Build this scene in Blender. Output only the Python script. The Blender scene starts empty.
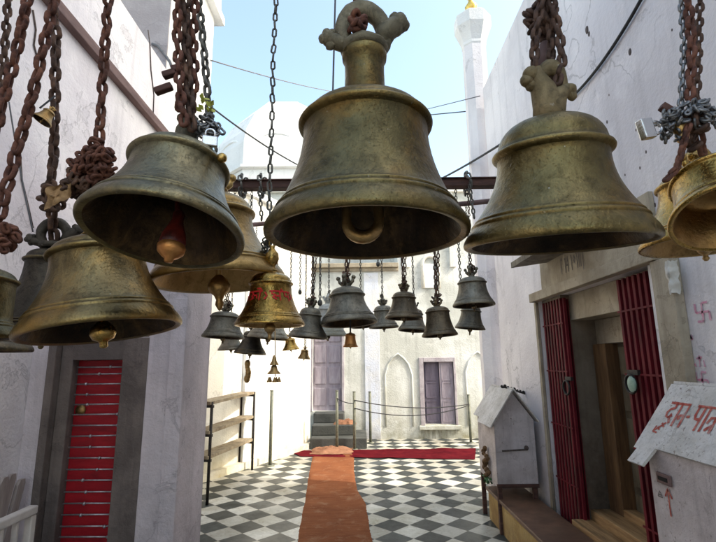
import bpy, bmesh, math, random
from mathutils import Vector, Matrix, Euler, noise
random.seed(7)
PI = math.pi
R_ = math.radians
scene = bpy.context.scene
COL = scene.collection

# ------------------------------------------------------------------ camera model
F, CX, CY, H = 460.0, 358.0, 271.0, 1.55
PITCH, ROLL = R_(11.2), R_(-0.6)
CAMROT = Matrix.Rotation(PI/2 + PITCH, 3, 'X') @ Matrix.Rotation(ROLL, 3, 'Z')

def ray(px, py):
    return CAMROT @ Vector(((px-CX)/F, -(py-CY)/F, -1.0))
def PY(px, py, y):
    d = ray(px, py); t = y/d.y
    return Vector((d.x*t, y, H+d.z*t))
def PX(px, py, x):
    d = ray(px, py); t = x/d.x
    return Vector((x, d.y*t, H+d.z*t))
def PZ(px, py, z=0.0):
    d = ray(px, py); t = (z-H)/d.z
    return Vector((d.x*t, d.y*t, z))
def size_at(pix, p):
    """metres covered by pix pixels at world point p"""
    v = CAMROT.transposed() @ (Vector(p) - Vector((0, 0, H)))
    return pix/F*(-v.z)

# ------------------------------------------------------------------ materials
MATS = {}
class N:
    def __init__(s, name):
        s.m = bpy.data.materials.new(name); s.m.use_nodes = True
        s.t = s.m.node_tree; s.b = s.t.nodes['Principled BSDF']; s.tc = None
        MATS[name] = s.m
    def n(s, typ, **kw):
        x = s.t.nodes.new(typ)
        for k, v in kw.items(): setattr(x, k, v)
        return x
    def l(s, a, b): s.t.links.new(a, b)
    def co(s):
        if s.tc is None: s.tc = s.n('ShaderNodeTexCoord')
        return s.tc.outputs['Object']
    def mapping(s, scale=(1, 1, 1), rot=(0, 0, 0), loc=(0, 0, 0), rnd=False):
        mp = s.n('ShaderNodeMapping')
        mp.inputs['Scale'].default_value = scale; mp.inputs['Rotation'].default_value = rot
        mp.inputs['Location'].default_value = loc
        s.l(s.co(), mp.inputs['Vector'])
        if rnd:
            oi = s.n('ShaderNodeObjectInfo'); ml = s.n('ShaderNodeMath', operation='MULTIPLY')
            ml.inputs[1].default_value = 57.0; s.l(oi.outputs['Random'], ml.inputs[0])
            va = s.n('ShaderNodeVectorMath', operation='ADD')
            s.l(mp.outputs[0], va.inputs[0]); s.l(ml.outputs[0], va.inputs[1])
            return va.outputs[0]
        return mp.outputs[0]
    def noise(s, vec, scale, detail=6, rough=0.6, dist=0.0):
        x = s.n('ShaderNodeTexNoise'); x.inputs['Scale'].default_value = scale
        x.inputs['Detail'].default_value = detail; x.inputs['Roughness'].default_value = rough
        x.inputs['Distortion'].default_value = dist
        s.l(vec, x.inputs['Vector']); return x.outputs['Fac']
    def ramp(s, fac, stops):
        x = s.n('ShaderNodeValToRGB'); e = x.color_ramp.elements
        e[0].position = stops[0][0]; e[1].position = stops[-1][0]
        for p, c in stops[1:-1]: e.new(p)
        for el, (p, c) in zip(e, stops):
            el.position = p; el.color = (*c, 1) if isinstance(c, tuple) else (c, c, c, 1)
        s.l(fac, x.inputs['Fac']); return x.outputs['Color']
    def mix(s, fac, a, b, mode='MIX'):
        x = s.n('ShaderNodeMix', data_type='RGBA', blend_type=mode)
        if hasattr(fac, 'links'): s.l(fac, x.inputs[0])
        else: x.inputs[0].default_value = fac
        for i, v in ((6, a), (7, b)):
            if isinstance(v, tuple): x.inputs[i].default_value = (*v, 1)
            else: s.l(v, x.inputs[i])
        return x.outputs[2]
    def math(s, op, a, b=0.0):
        x = s.n('ShaderNodeMath', operation=op); x.use_clamp = False
        for i, v in ((0, a), (1, b)):
            if hasattr(v, 'links'): s.l(v, x.inputs[i])
            else: x.inputs[i].default_value = v
        return x.outputs[0]
    def bump(s, h, strength=0.3, dist=0.01):
        x = s.n('ShaderNodeBump'); x.inputs['Strength'].default_value = strength
        x.inputs['Distance'].default_value = dist
        s.l(h, x.inputs['Height']); s.l(x.outputs[0], s.b.inputs['Normal'])
    def out(s, color=None, rough=None, metal=None, spec=None):
        for k, v in (('Base Color', color), ('Roughness', rough), ('Metallic', metal), ('Specular IOR Level', spec)):
            if v is None: continue
            if isinstance(v, tuple): s.b.inputs[k].default_value = (*v, 1)
            elif hasattr(v, 'links'): s.l(v, s.b.inputs[k])
            else: s.b.inputs[k].default_value = v
        return s.m

def plaster(name, base, stain, dirt=(0.20, 0.16, 0.12), dirt_h=0.8, flecks=0.7, sc=1.0, amount=1.0, rag=None, peel=0.8):
    s = N(name); v = s.mapping()
    n1 = s.noise(v, 0.9*sc, 9, 0.62, 0.3)
    c = s.mix(s.ramp(n1, [(0.40, 0.0), (0.60, 1.0*amount)]), base, stain)
    vs = s.mapping((5, 5, 0.35)); n2 = s.noise(vs, 1.2*sc, 7, 0.65)
    c = s.mix(s.ramp(n2, [(0.52, 0.0), (0.75, 0.55*amount)]), c, tuple(x*0.66 for x in stain))
    n4 = s.noise(v, 3.3*sc, 6, 0.7)
    c = s.mix(s.ramp(n4, [(0.55, 0.0), (0.68, 0.35*amount)]), c, tuple(min(1, x*1.12) for x in base))
    n3 = s.noise(v, 14*sc, 4, 0.6)
    fm = s.math('MULTIPLY', s.ramp(n3, [(flecks, 0.0), (flecks+0.05, 0.8)]), s.ramp(s.noise(v, 2.3*sc, 5, 0.7), [(0.40, 0.0), (0.58, 1.0)]))
    c = s.mix(fm, c, (0.20, 0.155, 0.13))
    if rag:
        n5 = s.noise(v, 2.1, 5, 0.6)
        c = s.mix(s.ramp(n5, [(0.56, 0.0), (0.72, 0.6)]), c, rag)
    vo = s.n('ShaderNodeTexVoronoi'); vo.feature = 'DISTANCE_TO_EDGE'; vo.inputs['Scale'].default_value = 0.9*sc
    wv = s.n('ShaderNodeTexNoise'); wv.inputs['Scale'].default_value = 3.0; wv.inputs['Detail'].default_value = 7; s.l(s.co(), wv.inputs['Vector'])
    wm = s.n('ShaderNodeVectorMath', operation='MULTIPLY_ADD'); s.l(wv.outputs['Color'], wm.inputs[0]); wm.inputs[1].default_value = (0.5, 0.5, 0.5); s.l(s.co(), wm.inputs[2])
    s.l(wm.outputs[0], vo.inputs['Vector'])
    ck_ = s.math('MULTIPLY', s.ramp(vo.outputs['Distance'], [(0.0, 1.0), (0.007, 0.0)]), s.ramp(s.noise(v, 0.8*sc, 4, 0.6), [(0.50, 0.0), (0.62, 0.7)]))
    c = s.mix(s.math('MULTIPLY', ck_, peel), c, tuple(x*0.35 for x in stain))
    # grime near the foot of the wall
    sep = s.n('ShaderNodeSeparateXYZ'); s.l(s.co(), sep.inputs[0])
    g = s.math('DIVIDE', sep.outputs['Z'], dirt_h); g = s.math('SUBTRACT', 1.0, g)
    g = s.math('MULTIPLY', g, s.ramp(s.noise(v, 4.0, 8, 0.7), [(0.3, 0.15), (0.7, 1.3)]))
    mx = s.n('ShaderNodeMath', operation='MULTIPLY'); mx.use_clamp = True
    s.l(g, mx.inputs[0]); mx.inputs[1].default_value = 0.75
    c = s.mix(mx.outputs[0], c, dirt)
    # peeled patches with a thin dark edge
    pn = s.noise(v, 1.9*sc, 10, 0.68, 0.6)
    pe = s.ramp(pn, [(0.615, 0.0), (0.625, 1.0), (0.70, 1.0)])
    ed = s.ramp(pn, [(0.605, 0.0), (0.617, 0.55), (0.63, 0.0)])
    c = s.mix(s.math('MULTIPLY', pe, 0.35*peel), c, tuple(x*0.80 for x in stain))
    c = s.mix(s.math('MULTIPLY', ed, peel), c, tuple(x*0.45 for x in stain))
    h = s.math('ADD', s.math('MULTIPLY', s.noise(v, 2.5, 5, 0.55), 2.2), s.noise(v, 38, 4, 0.6))
    h = s.math('SUBTRACT', h, s.math('MULTIPLY', pe, 0.5*peel))
    s.bump(h, 0.5, 0.012)
    return s.out(c, 0.85, 0.0, 0.2)

def bronze(name, a, b, c3, rough=(0.42, 0.68), metal=0.85, streak=0.5, spec_specks=True, edge=(0.42, 0.31, 0.13), grain=1.0, gold_patch=None, dust=None):
    s = N(name); v = s.mapping(rnd=True)
    n1 = s.noise(v, 5.0, 9, 0.65, 0.4)
    c = s.ramp(n1, [(0.32, a), (0.52, b), (0.72, c3)])
    vs = s.mapping((16, 16, 1.3), rnd=True); n2 = s.noise(vs, 1.0, 8, 0.65)
    c = s.mix(s.ramp(n2, [(0.50, 0.0), (0.75, streak)]), c, tuple(x*0.45 for x in a))
    if gold_patch:
        n6 = s.noise(v, 2.6, 6, 0.6, 0.8)
        c = s.mix(s.ramp(n6, [(0.52, 0.0), (0.66, 0.8)]), c, gold_patch)
    geo = s.n('ShaderNodeNewGeometry')
    sn = s.n('ShaderNodeSeparateXYZ'); s.l(geo.outputs['Normal'], sn.inputs[0])
    du = s.math('MULTIPLY', s.ramp(sn.outputs['Z'], [(0.25, 0.0), (0.95, 0.55)]), s.ramp(s.noise(v, 7, 7, 0.7), [(0.35, 0.25), (0.6, 1.0)]))
    if dust: c = s.mix(du, c, dust)
    n7 = s.noise(v, 26, 8, 0.75, 0.6)
    c = s.mix(s.ramp(n7, [(0.50, 0.0), (0.62, 0.55)]), c, tuple(x*0.5 for x in a))
    n8 = s.noise(s.mapping((9, 9, 2.0), rnd=True), 1.3, 9, 0.75, 0.5)
    c = s.mix(s.ramp(n8, [(0.56, 0.0), (0.70, 0.45)]), c, tuple(min(1, x*1.45) for x in c3))
    if edge:
        pt = s.math('MULTIPLY', s.ramp(geo.outputs['Pointiness'], [(0.505, 0.0), (0.57, 0.7)]), s.ramp(s.noise(v, 13, 7, 0.75), [(0.42, 0.1), (0.60, 1.0)]))
        c = s.mix(pt, c, edge)
    cav = s.ramp(geo.outputs['Pointiness'], [(0.42, 0.7), (0.495, 0.0)])
    c = s.mix(cav, c, tuple(x*0.3 for x in a))
    if spec_specks:
        n3 = s.noise(v, 55, 3, 0.5)
        c = s.mix(s.ramp(n3, [(0.72, 0.0), (0.76, 0.8)]), c, (0.42, 0.38, 0.30))
    n4 = s.noise(v, 18*grain, 6, 0.65)
    r = s.ramp(n4, [(0.3, rough[0]), (0.7, rough[1])])
    hb = s.math('ADD', s.math('MULTIPLY', s.noise(v, 9, 5, 0.6), 1.6), s.noise(v, 85, 3, 0.55))
    pitn = s.ramp(s.noise(v, 140, 2, 0.5), [(0.28, 0.0), (0.36, 1.0)]); hb = s.math('ADD', hb, s.math('MULTIPLY', pitn, 0.6))
    oi2 = s.n('ShaderNodeObjectInfo'); vv = s.ramp(oi2.outputs['Random'], [(0.0, 0.66), (1.0, 1.0)])
    c = s.mix(1.0, c, vv, 'MULTIPLY')
    s.bump(hb, 0.5, 0.004)
    return s.out(c, r, metal)

def simple(name, a, b, scale=8, rough=0.7, metal=0.0, lo=0.35, hi=0.65, stretch=(1, 1, 1), bumpd=0.003, spec=0.3, third=None, rnd=False):
    s = N(name); v = s.mapping(stretch, rnd=rnd)
    n1 = s.noise(v, scale, 7, 0.65, 0.2)
    c = s.ramp(n1, [(lo, a), (hi, b)])
    if third:
        n2 = s.noise(v, scale*0.37, 6, 0.7)
        c = s.mix(s.ramp(n2, [(0.52, 0.0), (0.66, 0.85)]), c, third)
    s.bump(s.noise(v, scale*5, 4, 0.6), 0.4, bumpd)
    return s.out(c, rough, metal, spec)

M = MATS
plaster('whitewash_shade', (0.80, 0.765, 0.775), (0.67, 0.63, 0.66), dirt_h=0.9, flecks=0.745)
plaster('whitewash_right', (0.81, 0.775, 0.78), (0.67, 0.635, 0.65), dirt_h=1.0, flecks=0.735)
plaster('whitewash_lilac', (0.68, 0.605, 0.63), (0.53, 0.475, 0.495), dirt=(0.07, 0.05, 0.05), dirt_h=0.75, flecks=0.73, sc=1.4)
plaster('whitewash_sun', (0.80, 0.79, 0.74), (0.70, 0.68, 0.62), dirt=(0.45, 0.38, 0.22), dirt_h=0.6, flecks=0.76)
plaster('whitewash_back', (0.76, 0.77, 0.745), (0.55, 0.56, 0.52), dirt=(0.26, 0.24, 0.15), dirt_h=1.1, flecks=0.74, amount=1.25)
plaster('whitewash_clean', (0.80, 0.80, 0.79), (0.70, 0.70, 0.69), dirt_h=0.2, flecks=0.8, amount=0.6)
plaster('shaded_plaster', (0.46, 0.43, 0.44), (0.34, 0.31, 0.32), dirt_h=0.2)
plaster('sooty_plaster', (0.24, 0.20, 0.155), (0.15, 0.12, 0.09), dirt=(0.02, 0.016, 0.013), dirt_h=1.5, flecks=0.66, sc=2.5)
plaster('cream_paint', (0.44, 0.385, 0.295), (0.29, 0.245, 0.18), dirt=(0.10, 0.07, 0.05), dirt_h=0.9, flecks=0.66, sc=2.5)
plaster('pale_blue_wash', (0.62, 0.66, 0.76), (0.70, 0.70, 0.70), dirt_h=0.3, flecks=0.75, sc=2)
plaster('lilac_paint', (0.50, 0.46, 0.49), (0.36, 0.32, 0.35), dirt=(0.12, 0.10, 0.10), dirt_h=0.5, flecks=0.7, sc=3)
plaster('grey_paint', (0.19, 0.155, 0.14), (0.12, 0.098, 0.09), dirt=(0.05, 0.04, 0.04), dirt_h=0.7, flecks=0.68, sc=3)
plaster('white_tin', (0.60, 0.545, 0.545), (0.44, 0.39, 0.385), dirt=(0.22, 0.16, 0.12), dirt_h=0.7, flecks=0.63, sc=3.5)
plaster('white_tin_worn', (0.66, 0.63, 0.60), (0.50, 0.47, 0.43), dirt=(0.2, 0.15, 0.1), dirt_h=0.3, flecks=0.585, sc=4.5)
plaster('stone_step', (0.085, 0.088, 0.085), (0.05, 0.054, 0.052), dirt=(0.10, 0.10, 0.09), dirt_h=0.5, flecks=0.66, sc=3)
plaster('yellow_marble', (0.50, 0.37, 0.16), (0.34, 0.22, 0.08), dirt=(0.12, 0.06, 0.03), dirt_h=0.35, flecks=0.62, sc=3)

bronze('bronze_olive', (0.115, 0.092, 0.042), (0.215, 0.172, 0.078), (0.300, 0.235, 0.102), gold_patch=(0.34, 0.20, 0.055), streak=0.7, dust=(0.22, 0.19, 0.12), rough=(0.30, 0.55), metal=0.95, edge=(0.46, 0.34, 0.13))
bronze('bronze_green', (0.115, 0.100, 0.062), (0.210, 0.182, 0.108), (0.300, 0.258, 0.150), streak=0.8, dust=(0.26, 0.23, 0.16), rough=(0.30, 0.55), metal=0.95, edge=(0.44, 0.34, 0.16))
bronze('bronze_tan', (0.140, 0.108, 0.046), (0.255, 0.195, 0.080), (0.340, 0.250, 0.098), gold_patch=(0.36, 0.21, 0.055), streak=0.55, dust=(0.22, 0.185, 0.11), rough=(0.30, 0.52), metal=0.95, edge=(0.46, 0.33, 0.12))
bronze('bronze_ochre', (0.140, 0.104, 0.050), (0.255, 0.190, 0.088), (0.33, 0.24, 0.10), gold_patch=(0.46, 0.25, 0.055), streak=0.8, dust=(0.24, 0.19, 0.10), rough=(0.28, 0.5), metal=0.95, edge=(0.50, 0.35, 0.12))
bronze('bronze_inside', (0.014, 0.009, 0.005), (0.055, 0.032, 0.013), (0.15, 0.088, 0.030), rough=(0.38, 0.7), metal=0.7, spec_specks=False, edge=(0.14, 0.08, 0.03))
bronze('bronze_dark', (0.050, 0.042, 0.034), (0.085, 0.072, 0.056), (0.12, 0.10, 0.075), streak=0.4, dust=(0.13, 0.12, 0.09), metal=0.9, rough=(0.35, 0.6))
bronze('bronze_grey', (0.115, 0.104, 0.080), (0.235, 0.212, 0.163), (0.350, 0.320, 0.245), rough=(0.38, 0.65), metal=0.8, streak=0.8, edge=(0.42, 0.36, 0.24), dust=(0.24, 0.215, 0.165))
bronze('bronze_brown', (0.105, 0.080, 0.052), (0.195, 0.150, 0.095), (0.30, 0.230, 0.14), rough=(0.38, 0.65), metal=0.8, streak=0.7, edge=(0.40, 0.30, 0.17), dust=(0.23, 0.195, 0.14))
bronze('bronze_crown_grey', (0.13, 0.112, 0.072), (0.235, 0.205, 0.135), (0.33, 0.285, 0.19), streak=0.3, edge=None, dust=(0.23, 0.205, 0.145), rough=(0.55, 0.8), metal=0.6)
bronze('bronze_crown_tan', (0.16, 0.122, 0.064), (0.285, 0.22, 0.115), (0.38, 0.29, 0.155), streak=0.3, edge=None, dust=(0.22, 0.18, 0.11), rough=(0.55, 0.8), metal=0.6)
bronze('bronze_crown_dark', (0.045, 0.038, 0.030), (0.080, 0.067, 0.052), (0.12, 0.10, 0.075), streak=0.3, edge=None, dust=(0.14, 0.12, 0.09), rough=(0.55, 0.8), metal=0.6)
bronze('brass_gold', (0.38, 0.22, 0.055), (0.54, 0.33, 0.085), (0.64, 0.42, 0.13), rough=(0.20, 0.36), metal=1.0, streak=0.3, spec_specks=False, edge=(0.80, 0.55, 0.2))
bronze('brass_dull', (0.36, 0.21, 0.08), (0.50, 0.31, 0.12), (0.60, 0.40, 0.18), rough=(0.34, 0.5), metal=0.95, streak=0.35, edge=(0.7, 0.48, 0.2), spec_specks=False)
bronze('brass_pinkish', (0.28, 0.175, 0.065), (0.38, 0.245, 0.090), (0.46, 0.31, 0.12), rough=(0.28, 0.46), metal=0.95, streak=0.4, edge=(0.70, 0.48, 0.18), spec_specks=False)

simple('rust_chain', (0.050, 0.022, 0.017), (0.19, 0.082, 0.055), 30, 0.8, 0.2, third=(0.26, 0.11, 0.065), rnd=True)
simple('brown_chain', (0.040, 0.024, 0.019), (0.135, 0.080, 0.057), 30, 0.75, 0.3, third=(0.20, 0.11, 0.07), rnd=True)
simple('steel_chain', (0.10, 0.10, 0.10), (0.30, 0.30, 0.30), 40, 0.42, 0.85, rnd=True)
simple('grey_chain', (0.07, 0.068, 0.062), (0.20, 0.19, 0.165), 30, 0.6, 0.6, rnd=True)
simple('chrome', (0.62, 0.63, 0.64), (0.72, 0.72, 0.72), 20, 0.25, 1.0)
simple('black_iron', (0.018, 0.017, 0.017), (0.05, 0.042, 0.038), 25, 0.6, 0.4)
simple('rust_beam', (0.050, 0.028, 0.024), (0.125, 0.062, 0.048), 9, 0.75, 0.2, stretch=(0.6, 3, 3))
simple('rust_rail', (0.12, 0.075, 0.070), (0.20, 0.13, 0.12), 6, 0.8, 0.1, stretch=(2, 0.5, 2))
simple('red_shutter', (0.27, 0.006, 0.014), (0.40, 0.012, 0.020), 5, 0.45, 0.0, third=(0.17, 0.006, 0.012), stretch=(1, 1, 3))
simple('red_gate', (0.085, 0.008, 0.014), (0.165, 0.016, 0.024), 9, 0.6, 0.0, third=(0.05, 0.010, 0.012), stretch=(2, 2, 0.4), spec=0.12)
simple('rod_metal', (0.30, 0.28, 0.30), (0.50, 0.47, 0.50), 30, 0.4, 0.7)
simple('carpet_orange', (0.25, 0.088, 0.036), (0.33, 0.125, 0.052), 5, 0.95, 0, third=(0.28, 0.09, 0.035), stretch=(0.6, 3, 1), bumpd=0.004, spec=0.05)
simple('mat_red', (0.065, 0.005, 0.009), (0.105, 0.009, 0.013), 6, 0.95, 0, third=(0.05, 0.005, 0.008), spec=0.02)
simple('cloth_tan', (0.17, 0.080, 0.050), (0.27, 0.14, 0.085), 9, 0.95, 0, spec=0.05)
simple('cloth_maroon', (0.03, 0.006, 0.005), (0.13, 0.016, 0.010), 22, 0.4, 0, spec=0.3)
simple('cloth_white', (0.55, 0.52, 0.45), (0.70, 0.68, 0.62), 9, 0.95, 0, spec=0.05)
simple('wood_brown', (0.09, 0.048, 0.022), (0.20, 0.112, 0.050), 6, 0.65, 0, stretch=(6, 6, 0.5), third=(0.09, 0.05, 0.025))
simple('wood_plank', (0.20, 0.11, 0.045), (0.38, 0.235, 0.11), 6, 0.7, 0, stretch=(6, 0.6, 6), third=(0.12, 0.07, 0.03))
simple('plinth_brown', (0.07, 0.035, 0.022), (0.17, 0.095, 0.060), 5, 0.45, 0, third=(0.10, 0.06, 0.04))
simple('wood_dark', (0.075, 0.060, 0.038), (0.150, 0.122, 0.080), 6, 0.7, 0, stretch=(3, 3, 0.6))
simple('wood_jamb', (0.10, 0.085, 0.065), (0.21, 0.18, 0.14), 6, 0.75, 0, stretch=(4, 4, 0.6), third=(0.06, 0.05, 0.04))
simple('weathered_slat', (0.28, 0.24, 0.23), (0.42, 0.37, 0.35), 7, 0.8, 0, stretch=(4, 4, 0.6))
simple('bench_white', (0.42, 0.38, 0.36), (0.58, 0.54, 0.50), 7, 0.7, 0)
simple('shelf_slab', (0.20, 0.155, 0.10), (0.34, 0.28, 0.19), 7, 0.8, 0, third=(0.13, 0.085, 0.05), stretch=(3, 1, 1))
simple('lilac_door', (0.30, 0.255, 0.30), (0.43, 0.38, 0.43), 5, 0.7, 0, stretch=(3, 3, 0.6), third=(0.24, 0.20, 0.24))
simple('lilac_shutter_dark', (0.13, 0.11, 0.15), (0.20, 0.17, 0.22), 5, 0.7, 0, stretch=(3, 3, 0.6))
simple('post_paint', (0.10, 0.11, 0.09), (0.20, 0.20, 0.15), 20, 0.6, 0.2)
simple('wire_black', (0.012, 0.012, 0.014), (0.03, 0.03, 0.032), 20, 0.6, 0)
simple('wire_grey', (0.10, 0.10, 0.11), (0.16, 0.16, 0.17), 20, 0.6, 0)
simple('red_paint', (0.34, 0.050, 0.038), (0.50, 0.15, 0.11), 34, 0.85, 0, third=(0.56, 0.40, 0.36))
simple('red_paint_bright', (0.52, 0.012, 0.014), (0.62, 0.03, 0.025), 40, 0.5, 0)
simple('pink_paint', (0.64, 0.22, 0.33), (0.70, 0.50, 0.58), 26, 0.85, 0)
simple('pencil_mark', (0.10, 0.09, 0.09), (0.2, 0.18, 0.17), 40, 0.8, 0)
simple('drip_mark', (0.22, 0.21, 0.16), (0.42, 0.40, 0.34), 14, 0.9, 0)
simple('dark_mark', (0.06, 0.045, 0.04), (0.14, 0.11, 0.10), 40, 0.9, 0)
simple('green_enamel', (0.20, 0.32, 0.25), (0.36, 0.48, 0.40), 20, 0.5, 0)
simple('window_white', (0.8, 0.8, 0.8), (0.86, 0.86, 0.86), 5, 0.6, 0)
simple('green_leaf', (0.03, 0.09, 0.03), (0.07, 0.17, 0.06), 20, 0.6, 0)
simple('yellow_leaf', (0.35, 0.38, 0.06), (0.5, 0.5, 0.12), 20, 0.6, 0)
simple('copper_orange', (0.48, 0.20, 0.06), (0.62, 0.30, 0.10), 20, 0.4, 0.8)
simple('gold_leaf', (0.75, 0.48, 0.10), (0.85, 0.58, 0.16), 20, 0.35, 0.8)
simple('dust_ground', (0.22, 0.19, 0.15), (0.34, 0.30, 0.24), 0.7, 0.95, 0)
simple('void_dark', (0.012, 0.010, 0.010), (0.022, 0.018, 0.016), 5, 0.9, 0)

def runner_mat():
    s = N('carpet_weave'); v = s.mapping()
    n1 = s.noise(v, 2.2, 8, 0.7, 0.3)
    c = s.ramp(n1, [(0.35, (0.185, 0.068, 0.030)), (0.65, (0.28, 0.110, 0.048))])
    n2 = s.noise(s.mapping((3, 60, 1)), 1.0, 4, 0.6); c = s.mix(s.ramp(n2, [(0.40, 0.55), (0.60, 0.0)]), c, (0.15, 0.045, 0.020))
    n3 = s.noise(v, 5.5, 7, 0.75, 0.4); c = s.mix(s.ramp(n3, [(0.54, 0.0), (0.70, 0.55)]), c, (0.36, 0.23, 0.14))
    n4 = s.noise(s.mapping((220, 220, 1)), 1.0, 2, 0.5)
    c = s.mix(s.ramp(n4, [(0.3, 0.45), (0.6, 0.0)]), c, (0.12, 0.04, 0.02))
    s.bump(s.math('ADD', n4, s.math('MULTIPLY', n2, 2.0)), 0.6, 0.004)
    return s.out(c, 0.95, 0.0, 0.05)
runner_mat()

def floor_mat():
    s = N('checker_tiles'); T = 0.247
    c0 = PZ(392, 525)
    a = PI/4
    u0 = c0.x*math.cos(a)-c0.y*math.sin(a); v0 = c0.x*math.sin(a)+c0.y*math.cos(a)
    mp = s.n('ShaderNodeMapping'); mp.vector_type = 'POINT'
    mp.inputs['Rotation'].default_value = (0, 0, a)
    mp.inputs['Scale'].default_value = (1/T, 1/T, 0)
    # mapping applies scale, then rotation, then location
    mp.inputs['Location'].default_value = (-u0/T+40.5, -v0/T+40.5, 0.5)
    nv = s.n('ShaderNodeTexNoise'); nv.inputs['Scale'].default_value = 6.0; nv.inputs['Detail'].default_value = 5; s.l(s.co(), nv.inputs['Vector'])
    wa = s.n('ShaderNodeVectorMath', operation='MULTIPLY_ADD'); s.l(nv.outputs['Color'], wa.inputs[0]); wa.inputs[1].default_value = (0.012, 0.012, 0); s.l(s.co(), wa.inputs[2])
    s.l(wa.outputs[0], mp.inputs['Vector'])
    ck = s.n('ShaderNodeTexChecker'); ck.inputs['Scale'].default_value = 1.0
    s.l(mp.outputs[0], ck.inputs['Vector'])
    wn = s.n('ShaderNodeTexWhiteNoise', noise_dimensions='2D')
    fl = s.n('ShaderNodeVectorMath', operation='FLOOR'); s.l(mp.outputs[0], fl.inputs[0]); s.l(fl.outputs[0], wn.inputs['Vector'])
    v = s.mapping()
    marble = s.noise(v, 9, 9, 0.7, 1.2)
    white = s.ramp(marble, [(0.3, (0.44, 0.43, 0.38)), (0.65, (0.60, 0.59, 0.53))])
    dark = s.ramp(marble, [(0.3, (0.028, 0.034, 0.036)), (0.7, (0.070, 0.080, 0.080))])
    c = s.mix(ck.outputs['Fac'], dark, white)
    vv = s.ramp(wn.outputs['Value'], [(0.0, 0.66), (1.0, 1.12)])
    c = s.mix(1.0, c, vv, 'MULTIPLY')
    # grime
    g = s.noise(v, 1.6, 8, 0.7, 0.4)
    c = s.mix(s.ramp(g, [(0.42, 0.0), (0.66, 0.8)]), c, (0.66, 0.61, 0.50), 'MULTIPLY')
    g2 = s.noise(v, 22, 6, 0.75)
    c = s.mix(s.ramp(g2, [(0.54, 0.0), (0.66, 0.7)]), c, (0.55, 0.50, 0.42), 'MULTIPLY')
    # joints
    fr = s.n('ShaderNodeVectorMath', operation='FRACTION'); s.l(mp.outputs[0], fr.inputs[0])
    sp = s.n('ShaderNodeSeparateXYZ'); s.l(fr.outputs[0], sp.inputs[0])
    dx = s.math('ABSOLUTE', s.math('SUBTRACT', sp.outputs['X'], 0.5)); dy = s.math('ABSOLUTE', s.math('SUBTRACT', sp.outputs['Y'], 0.5))
    mxx = s.math('MAXIMUM', dx, dy)
    j = s.math('GREATER_THAN', mxx, 0.488)
    c = s.mix(s.math('MULTIPLY', j, 0.7), c, (0.16, 0.14, 0.11))
    rg = s.ramp(g, [(0.3, 0.28), (0.7, 0.6)])
    h = s.math('SUBTRACT', s.math('MULTIPLY', s.noise(v, 5, 4, 0.5), 0.6), j)
    s.bump(h, 0.25, 0.003)
    return s.out(c, rg, 0.0, 0.22)
floor_mat()

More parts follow.
